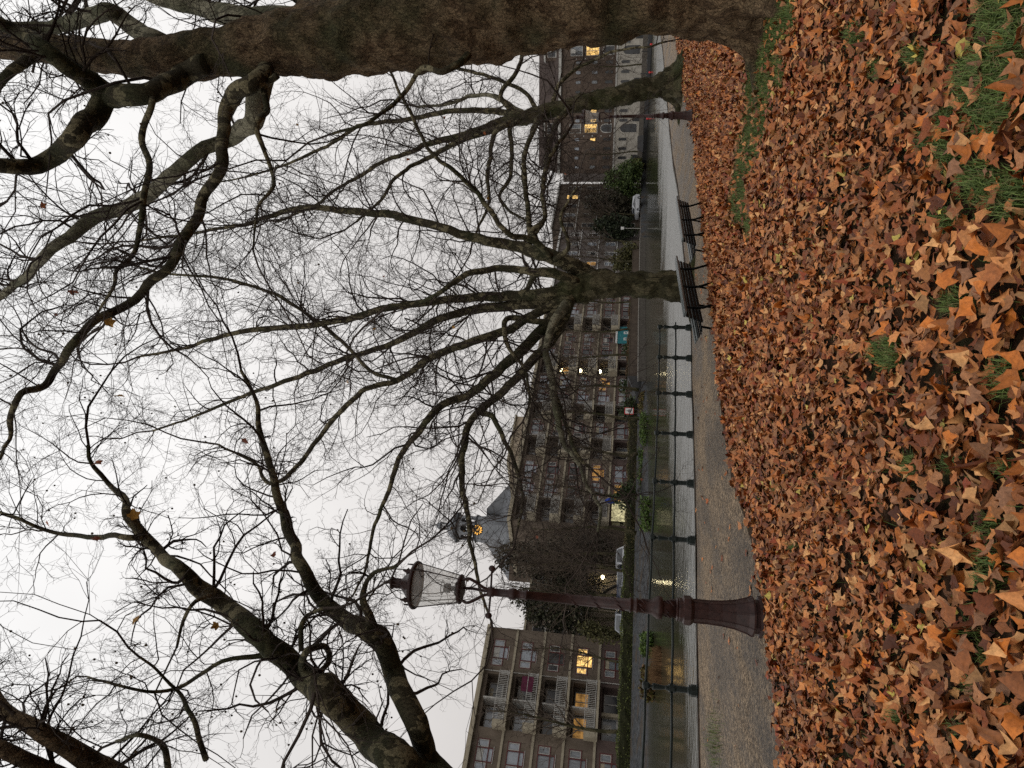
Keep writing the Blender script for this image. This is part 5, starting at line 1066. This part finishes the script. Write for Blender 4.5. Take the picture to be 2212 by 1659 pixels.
# --- the middle plane tree behind the bench
CTY = 23.
plane_tree('broad plane tree with many upright limbs, standing behind the near bench', 
    [(1500, 617, 30, CTY), (1465, 617, 28, CTY), (1400, 614, 27, CTY), (1350, 614, 27, CTY), (1300, 612, 30, CTY), (1270, 618, 33, CTY), (1235, 626, 30, CTY), (1205, 636, 20, CTY)],
    [([(1300, 604, 20), (1270, 592, 22), (1232, 572, 20), (1180, 550, 18), (1120, 533, 15), (1050, 520, 13), (950, 490, 11), (850, 465, 11), (750, 455, 9), (680, 448, 8), (640, 450, 8), (600, 462, 7), (540, 482, 5.5), (440, 500, 4), (300, 520, 3)], 22.8, 24.5, 'bark_limb'),
     ([(1190, 553, 9), (1150, 520, 8), (1098, 502, 7), (1050, 443, 6.5), (1011, 398, 6), (968, 359, 5.5), (929, 326, 5), (903, 280, 4.5), (871, 212, 4), (840, 150, 3)], 22.6, 20.5, 'bark_limb'),
     ([(1245, 610, 14), (1200, 592, 12), (1150, 588, 10), (1085, 578, 9), (1010, 592, 8), (950, 632, 6), (900, 655, 5), (840, 660, 4)], 22.7, 21.6, 'bark_limb'),
     ([(1250, 622, 18), (1180, 634, 16), (1100, 640, 14), (1000, 644, 11), (850, 663, 9), (750, 690, 9), (640, 705, 8), (540, 712, 7), (450, 735, 5.5), (400, 752, 4.5), (300, 770, 3)], 23, 24, 'bark_limb'),
     ([(1250, 628, 16), (1150, 655, 13), (1050, 665, 11), (950, 690, 10), (850, 742, 8), (760, 770, 7), (680, 800, 7), (600, 830, 6), (540, 850, 5), (420, 900, 3.5), (330, 930, 2.5)], 23.1, 25, 'bark_limb'),
     ([(1240, 636, 16), (1150, 682, 12), (1100, 712, 11), (1000, 745, 10), (930, 775, 9), (860, 820, 8), (790, 840, 7), (740, 885, 7), (700, 930, 6.5), (640, 1010, 6), (600, 1042, 6), (570, 1035, 5), (550, 1000, 4), (470, 960, 3)], 22.8, 21.5, 'bark_limb'),
     ([(1235, 645, 17), (1190, 690, 15), (1130, 752, 14), (1060, 815, 12), (1010, 855, 11), (960, 872, 10), (925, 905, 9), (890, 950, 8), (862, 990, 7), (840, 1060, 6), (820, 1110, 5), (800, 1170, 4.5), (790, 1230, 3.5), (760, 1290, 2.5)], 22.7, 20.6, 'bark_limb'),
     ([(1230, 650, 16), (1200, 720, 13), (1150, 780, 12), (1100, 832, 11), (1050, 876, 10), (1015, 915, 9), (1001, 965, 9), (997, 1030, 8), (1004, 1082, 7), (1012, 1112, 6.5), (1015, 1141, 6), (1015, 1163, 5.5), (1020, 1192, 5), (1030, 1236, 4.5), (1042, 1290, 4), (1060, 1340, 3)], 22.6, 19.5, 'bark_limb'),
     ([(1042, 892, 8), (1065, 903, 7), (1088, 950, 6), (1112, 1000, 5.5), (1130, 1080, 4), (1120, 1140, 3)], 22, 20.5, 'bark_limb'),
     ([(1225, 655, 14), (1192, 700, 10), (1181, 759, 9), (1188, 800, 9), (1197, 870, 8.5), (1213, 934, 7.5), (1223, 965, 7), (1248, 997, 6), (1267, 1045, 5), (1286, 1076, 5), (1297, 1105, 4), (1290, 1150, 3)], 22.6, 19.2, 'bark_pale'),
     ([(1192, 830, 7), (1200, 850, 6), (1220, 908, 5), (1235, 953, 5), (1254, 991, 4), (1277, 1013, 3)], 21.9, 20, 'bark_limb'),
     ([(1190, 700, 8), (1140, 692, 8), (1095, 690, 7), (1090, 730, 6), (1110, 770, 5), (1135, 800, 4), (1145, 870, 3)], 22.5, 21, 'bark_limb'),
     ([(1200, 585, 9), (1170, 585, 10), (1150, 600, 8), (1130, 630, 6), (1060, 640, 4)], 23.4, 24, 'bark_pale'),
     ([(1145, 524, 8), (1139, 439, 6.5), (1131, 358, 6), (1141, 309, 5), (1165, 262, 4)], 23.4, 26, 'bark_limb'),
     ([(1165, 540, 8), (1150, 500, 7), (1177, 472, 6), (1173, 423, 6), (1177, 374, 6), (1200, 320, 5), (1225, 290, 4)], 23.2, 25, 'bark_limb'),
     ([(1200, 560, 8), (1230, 530, 5), (1210, 470, 4), (1230, 430, 3), (1245, 405, 2)], 22.5, 21.5, 'bark_limb'),
     ([(862, 820, 5), (800, 800, 5), (720, 720, 5), (600, 640, 4.5), (480, 600, 4), (350, 590, 3), (250, 560, 2.5)], 23, 25, 'bark_limb')],
    seed=3, lk=.86, trunk_mat='bark_far', dens=1.45, rmin=.0072, l1=(2.0, 4.8), seedballs=200, leaves=18, kmul=1.3, per=(5, 5, 4), ring=28, ls=.60)
# --- the leaning mossy plane tree beyond the far lamp
plane_tree('leaning mossy plane tree at the water, beside the far street lamp',
    [(1478, 176, 36, 33), (1462, 180, 32, 33), (1440, 184, 26, 33), (1400, 191, 23, 33), (1350, 203, 22, 33), (1300, 214, 20, 33), (1250, 224, 18, 33), (1200, 235, 16, 33), (1150, 250, 17, 33), (1110, 258, 15, 33), (1080, 265, 10, 33)],
    [([(1125, 252, 9), (1076, 241, 8), (1011, 239, 7), (952, 244, 6.5), (887, 257, 6), (822, 264, 5.5), (773, 273, 5), (724, 306, 4.5), (675, 329, 4), (626, 352, 3.5), (540, 380, 2.5), (440, 400, 2)], 33, 34.5, 'bark_limb'),
     ([(1110, 260, 11), (1082, 262, 10), (1033, 283, 10), (985, 296, 9), (920, 312, 7), (887, 329, 6), (822, 352, 5), (773, 384, 4.5), (724, 410, 4), (692, 436, 3.5), (600, 480, 2.5)], 33, 32, 'bark_limb'),
     ([(1100, 266, 9), (1076, 277, 8), (1001, 303, 7), (936, 335, 6), (887, 361, 5), (848, 391, 4.5), (822, 433, 4), (770, 480, 3)], 32.6, 31, 'bark_limb'),
     ([(1105, 265, 8), (1092, 270, 7), (1066, 293, 6), (1059, 342, 5.5), (1052, 391, 5), (1056, 436, 4), (1030, 500, 3)], 32.6, 30, 'bark_limb'),
     ([(1120, 262, 7), (1102, 275, 6), (1105, 325, 5.5), (1102, 384, 5), (1079, 423, 4), (1102, 456, 3.5), (1141, 478, 2.5)], 32.6, 30.5, 'bark_limb'),
     ([(1175, 245, 8), (1160, 262, 7), (1141, 309, 6), (1131, 358, 6), (1138, 439, 5), (1147, 521, 4)], 32.8, 29, 'bark_limb'),
     ([(1230, 232, 9), (1205, 262, 8), (1188, 309, 7), (1177, 374, 6), (1173, 423, 6), (1177, 472, 5), (1154, 508, 4)], 32.7, 29.5, 'bark_limb'),
     ([(1130, 245, 8), (1112, 234, 7), (1076, 212, 6), (1050, 205, 5), (1011, 208, 5), (968, 225, 4), (900, 230, 3)], 33.2, 35, 'bark_pale'),
     ([(1120, 250, 7), (1082, 208, 6), (1115, 156, 5.5), (1128, 124, 5), (1150, 67, 4)], 33.3, 34, 'bark_limb'),
     ([(1160, 245, 6), (1135, 200, 5), (1070, 170, 4.5), (1000, 150, 4), (900, 130, 3), (800, 110, 3)], 33.3, 35.5, 'bark_limb'),
     ([(1190, 235, 6), (1210, 180, 5), (1260, 140, 4), (1330, 110, 3), (1400, 100, 2.5), (1440, 90, 2)], 33.2, 32, 'bark_limb')],
    seed=4, lk=.88, dens=1.1, rmin=.0090, l1=(2.4, 5.2), seedballs=0, leaves=6, kmul=1.5, per=(5, 5, 4), ring=22, trunk_mat='bark_far', ls=.75)

# --- bare street trees on the far bank
def auto_tree(x, v, Y, H, spread, label, seed, rt=.16, zb=-.1, per=(5, 4, 2), rmin=.016, lean=(0, 0), n1=30, name='bare_tree', twm='twig_far', fork=.32):
    p = at(x, v, Y); base = np.array([p.x, p.y, zb]); o = thing(name, label, 'tree', tuple(base), 0, 'bare trees on the far bank'); r = random.Random(seed)
    T = [(lean[0] * t * H + .3 * math.sin(t * 5 + seed), lean[1] * t * H, t * H, rt * (1 - .8 * t)) for t in [i / 8 for i in range(9)]]
    T[0] = (0, 0, 0, rt * 1.3); Q = catmull(T, 4); MB().tube([q[:3] for q in Q], [max(q[3], .02) for q in Q], 9, wob=.08, wf=2).build('trunk', M['bark_far'], o, smooth=True)
    tw = Twigs(seed); SP = []; SD = []; SL = []; SR = []
    for i in range(n1):
        t = fork + (1 - fork) * (i + r.random()) / n1; k = t * 8; j = min(int(k), 7); f = k - j; a, c = np.array(T[j]), np.array(T[j + 1]); q = a * (1 - f) + c * f
        az = i * 2.4 + r.random(); el = math.radians(25 + 40 * t + r.uniform(-12, 12)); SP.append(q[:3]); SD.append((math.cos(az) * math.cos(el), math.sin(az) * math.cos(el), math.sin(el))); SL.append(spread * (1.15 - .75 * t) * r.uniform(.7, 1.15)); SR.append(q[3] * .5 + .008)
    P, D, L, R = np.array(SP), np.array(SD), np.array(SL), np.array(SR); PP, DD, RR = tw.level(P, D, L, R, 8, .13, .05)
    for lv, (pc, an, lf, rf, n, wg) in enumerate(((per[0], 38, .5, .55, 5, .16), (per[1], 40, .5, .6, 3, .2), (per[2], 42, .5, .8, 2, .25))):
        P, D, L, R = tw.child(PP, DD, RR, L, pc, an, lf, rf); R = np.maximum(R, rmin * (1 - .25 * lv)); PP, DD, RR = tw.level(P, D, L, R, n, wg, .02, taper=.6)
    q = link('crown_twigs', tw.mesh('crown_twigs', M[twm]), o); q['kind'] = 'stuff'; global TOTAL; TOTAL += tw.count
for i, (v, Y, H, sp, lab, kw) in enumerate((
    (1577, 53, 10.5, 3.8, 'bare green-stemmed tree before the nearer apartment block, tallest stem left of the lamp', {}),
    (1424, 57, 8.5, 2.6, 'thin bare tree in front of the bright orange window', dict(rt=.11)),
    (1232, 64, 9.5, 4.2, 'bushy bare brown tree in front of the tall dark evergreen', dict(n1=34)),
    (1150, 60, 9.0, 4.0, 'bare brown tree below the clock tower', dict(n1=34)),
    (1205, 70, 14.5, 5.2, 'tallest bare brown tree in the side-street gap, its top beside the clock tower', dict(n1=40, fork=.22)),
    (1290, 68, 13, 4.8, 'tall bare brown tree directly behind the near lamp post', dict(n1=36, fork=.22)),
    (1066, 63, 8, 3.2, 'bare tree between the clock tower and the blue parasol', {}),
    (978, 66, 8.5, 3.3, 'bare tree between the blue parasol and the white sign', {}),
    (902, 68, 10, 3.2, 'straight green-stemmed bare tree beside the red and white sign', dict(fork=.4)),
    (841, 74, 10, 3.4, 'bare tree next to the orange window of the middle block', {}),
    (772, 82, 10.5, 3.6, 'bare tree standing in front of the glowing balcony lamps', {}),
    (714, 88, 10.5, 3.6, 'bare tree over the teal banner', {}),
    (650, 94, 11, 4.0, 'bare tree half behind the middle plane trunk, on its left', {}),
    (560, 102, 11, 4.4, 'bare tree just right of the middle plane trunk', {}),
    (520, 115, 12, 4.6, 'bare tree in front of the pale grey house', dict(n1=32)),
    (465, 121, 12, 4.6, 'bare tree beside the dark round evergreen', dict(n1=32)),
    (410, 133, 13, 5, 'bare tree at the corner of the brick house with lit windows', dict(n1=30)),
    (330, 134, 12, 4.4, 'bare tree before the brick terrace, right of the green bush', {}),
    (140, 129.5, 14, 6, 'bare tree before the brick terrace, close to the huge trunk', dict(n1=36)),
    (215, 132, 11, 4.5, 'bare tree before the brick terrace, behind the leaning trunk', {}))):
    auto_tree(1350, v, Y, H, sp, lab, 60 + i, **{**dict(rmin=.0105 + Y * .00007), **kw})
sc["twig_segments"] = TOTAL

# ------------------------------------------------------------------ fallen leaves and grass
GP = [(1692, 28, 22, 42), (1655, 85, 20, 30), (1650, 130, 20, 40), (1642, 200, 20, 45), (1636, 265, 18, 40), (1622, 320, 18, 32), (1612, 352, 12, 22), (2190, 40, 42, 62), (2150, 175, 48, 52), (2155, 250, 36, 32), (2062, 330, 17, 26), (2130, 395, 26, 34), (2195, 420, 30, 36), (2060, 255, 12, 22),
      (1985, 115, 15, 16), (1856, 75, 13, 18), (2158, 1229, 26, 38), (1980, 1005, 17, 17), (2071, 1005, 16, 16), (2154, 1138, 19, 20), (1686, 1057, 8, 9), (1951, 1544, 13, 17), (2150, 1419, 18, 16), (2119, 1365, 9, 16), (1720, 1179, 8, 8), (2096, 1573, 15, 15), (2117, 1486, 14, 11),
      (1925, 760, 24, 28), (2080, 655, 25, 22), (2185, 815, 24, 36), (2060, 470, 22, 20), (1600, 420, 12, 45), (1545, 1600, 15, 60), (1690, 150, 8, 24), (2010, 300, 10, 14), (1905, 150, 9, 14), (2190, 1010, 12, 16), (1620, 480, 8, 30)]
GP = [(x, v, a * (1.4 if v < 460 else 1.15), c * (1.4 if v < 460 else 1.15)) if x > 1560 else (x, v, a, c) for x, v, a, c in GP]
def in_grass(P):
    px, pv = proj(P); m_ = np.zeros(len(P))
    for x, v, a, c in GP:
        d = ((px - x) / a) ** 2 + ((pv - v) / c) ** 2; m_ = np.maximum(m_, np.clip(1.7 - d, 0, 1) ** 1.3)
    return m_
def scatter(y0, y1, dens, seed):
    r = np.random.default_rng(seed); out = []
    for ya in np.arange(y0, y1, .5):
        ym = ya + .25; xl = float(lx(ym)) - .35; xa = max(xl, -.66 * ym - .6); xb = .62 * ym + .8 if ym < 40 else 60
        if xb <= xa: continue
        n = int((xb - xa) * .5 * dens(ym)); out.append(np.stack([xa + r.random(n) * (xb - xa), ya + r.random(n) * .5], 1))
    P = np.concatenate(out); edge = P[:, 0] - lx(P[:, 1]) + .3 * np.sin(P[:, 1] * 2.7) * .5
    keep = r.random(len(P)) < np.clip((edge + .10) / .28, .015, 1) * (edge > -.6)
    P = P[keep]; Z = gh(P[:, 0], P[:, 1]); return np.concatenate([P, Z[:, None]], 1), r
def trunk_clear(P):
    return ((P[:, 0] - 5.15) ** 2 + (P[:, 1] - 8.9) ** 2 > .72 ** 2) & ((P[:, 0] + 4.9) ** 2 + (P[:, 1] - 6.1) ** 2 > .6 ** 2) & ((P[:, 0] + 2.35) ** 2 + (P[:, 1] - 7.75) ** 2 > .26 ** 2)
def leaf_cols(n, r):
    c = PAL[r.choice(len(PAL), n, p=PALW)] * (.42 + .85 * r.random((n, 1))); y = r.random(n) < .012; c[y] = np.array(lin((185, 165, 80))) * (.7 + .4 * r.random((y.sum(), 1))); return c
carpet_V = []; carpet_F = []; carpet_T = []; off = 0
def add_leaves(P, r, tmpls, size, tiltmax, lift, curlk):
    global off
    g = in_grass(P); P = P[r.random(len(P)) > g * .84]; P = P[trunk_clear(P)]; idx = r.integers(0, len(tmpls), len(P))
    for k, t in enumerate(tmpls):
        Q = P[idx == k]; n = len(Q)
        if n == 0: continue
        Q = Q.copy(); Q[:, 2] += lift * r.random(n) ** 1.5 + .012
        V = leaf_batch(Q, size * (.42 + .84 * r.random(n)), r.random(n) * 6.28, np.abs(r.normal(size=n)) * tiltmax, r.random(n) * 6.28, r.normal(size=(n, 3)) * curlk, r.random((n, 2)), t, r)
        V[..., 2] = np.maximum(V[..., 2], gh(V[..., 0], V[..., 1]) + .001)
        nv = len(t); ff = np.array(fan(nv)); carpet_V.append(V.reshape(-1, 3)); carpet_F.append((np.arange(n)[:, None, None] * nv + ff[None]).reshape(-1, 3) + off); off += n * nv
        carpet_T.append(np.repeat(leaf_cols(n, r), len(ff), 0))
P, r = scatter(2.2, 9, lambda y: 430, 11)
vis = proj(P); near = (vis[0] < 2260) & (vis[1] > -40) & (vis[1] < 1700); d2 = np.hypot(P[:, 0], P[:, 1])
order = np.argsort(np.where(near, d2, 99)); ng = in_grass(P); order = [i for i in order if ng[i] < .4]
single = [i for k, i in enumerate(order[:1500]) if k % 3 == 0][:300]; mask = np.ones(len(P), bool); mask[single] = False
mid = mask & (P[:, 1] > 6.5); add_leaves(P[mask & (P[:, 1] <= 6.5)], r, TM, .069, .28, .065, .55); add_leaves(P[mid], r, [TM[0][::2], TM[3][::2], TM_LOW], .073, .28, .06, .55)
P2, r2 = scatter(9, 20, lambda y: 290, 12); add_leaves(P2, r2, [TM_LOW], .082, .30, .05, .55)
P3, r3 = scatter(20, 42, lambda y: 140, 13); add_leaves(P3, r3, [TM_LOW], .10, .30, .05, .5)
# stray leaves on the gravel
n = 260; y = 5 + 18 * r.random(n) ** 1.2; x = qx(y) + (lx(y) - qx(y)) * (1 - r.random(n) ** 3.2 * .98); P4 = np.stack([x, y, gh(x, y)], 1); add_leaves(P4, r, TM, .075, .15, .004, .25)
V = np.concatenate(carpet_V); Fc = np.concatenate(carpet_F); T = np.concatenate(carpet_T)
lc = link('leaf_carpet', mesh_np('leaf_carpet', V, Fc, M['leaf'], T)); tag(lc, 'thick carpet of rust-brown fallen plane leaves beside the path', 'fallen leaves', kind='stuff')
variants = []
for k in range(24):
    t = TM[k % 6]; V = leaf_batch(np.zeros((1, 3)), np.array([.080]), np.zeros(1), np.zeros(1), np.zeros(1), r.normal(size=(1, 3)) * .5, r.random((1, 2)), t, r)[0]; V[:, 2] -= V[:, 2].min()
    variants.append(mesh_np('leaf', V, np.array(fan(len(t))), M['leaf'], np.repeat(leaf_cols(1, r), len(t) - 1, 0)))
for j, i in enumerate(single):
    o = link('leaf', variants[j % 24], lc, (P[i, 0], P[i, 1], P[i, 2] + .03 + .05 * random.random()))
    o.rotation_euler = (random.gauss(0, .26), random.gauss(0, .26), random.random() * 6.28); s = .68 + .5 * random.random(); o.scale = (s, s, s)
# grass blades: dense in the tufts, thin everywhere between the leaves
def grass(P, r, h, w):
    n = len(P); a = r.random(n) * 6.28; b = a + 1.57; l = r.random((n, 1)) * .8 + .15; hh = (h * (.45 + .8 * r.random(n)))[:, None]; W = np.stack([np.cos(b), np.sin(b), 0 * b], 1) * w; Dd = np.stack([np.cos(a), np.sin(a), 0 * a], 1)
    z = np.array([[0, 0, 1.]]); m1 = P + z * hh * .6 + Dd * hh * l * .35; tp = P + z * hh * (1 - .4 * l) + Dd * hh * l
    V = np.stack([P - W, P + W, m1 + W * .7, m1 - W * .7, tp], 1).reshape(-1, 3); o = np.arange(n)[:, None] * 5
    F3 = np.concatenate([o + [0, 1, 2], o + [0, 2, 3], o + [3, 2, 4]], 0); t = r.random((n, 1)); tint = np.array([.045, .085, .018]) * (1 - t) + np.array([.15, .20, .05]) * t
    dry = r.random(n) < .13; tint[dry] = (.16, .12, .05); return V, F3, np.tile(tint, (3, 1))
cand, rg = scatter(2.2, 30, lambda y: 9000 if y < 5 else 5000 if y < 9 else 2200 if y < 14 else 400, 14)
extra = []
for x, v, a, c in GP:
    if x < 1560: n_ = 1800; 
    else: continue
    px = x + a * rg.normal(size=n_) * .6; pv = v + c * rg.normal(size=n_) * .6
    for i in range(0, n_, 4): q = on_ground(px[i], min(pv[i], 1720)); extra.append((q.x, q.y, q.z))
g = in_grass(cand); cand = cand[(rg.random(len(cand)) < np.maximum(g ** .9, .006))]; cand = cand[trunk_clear(cand)]
cand = np.concatenate([cand, np.array(extra)]); cand[:, 2] -= .005
V, F3, T = grass(cand, rg, .095, .0026)
go = link('grass_tufts', mesh_np('grass_tufts', V, F3, M['grass'], T)); tag(go, 'short green grass showing in tufts between the fallen leaves', 'grass', kind='stuff')
print('leaves tris', len(Fc), 'grass', len(F3))
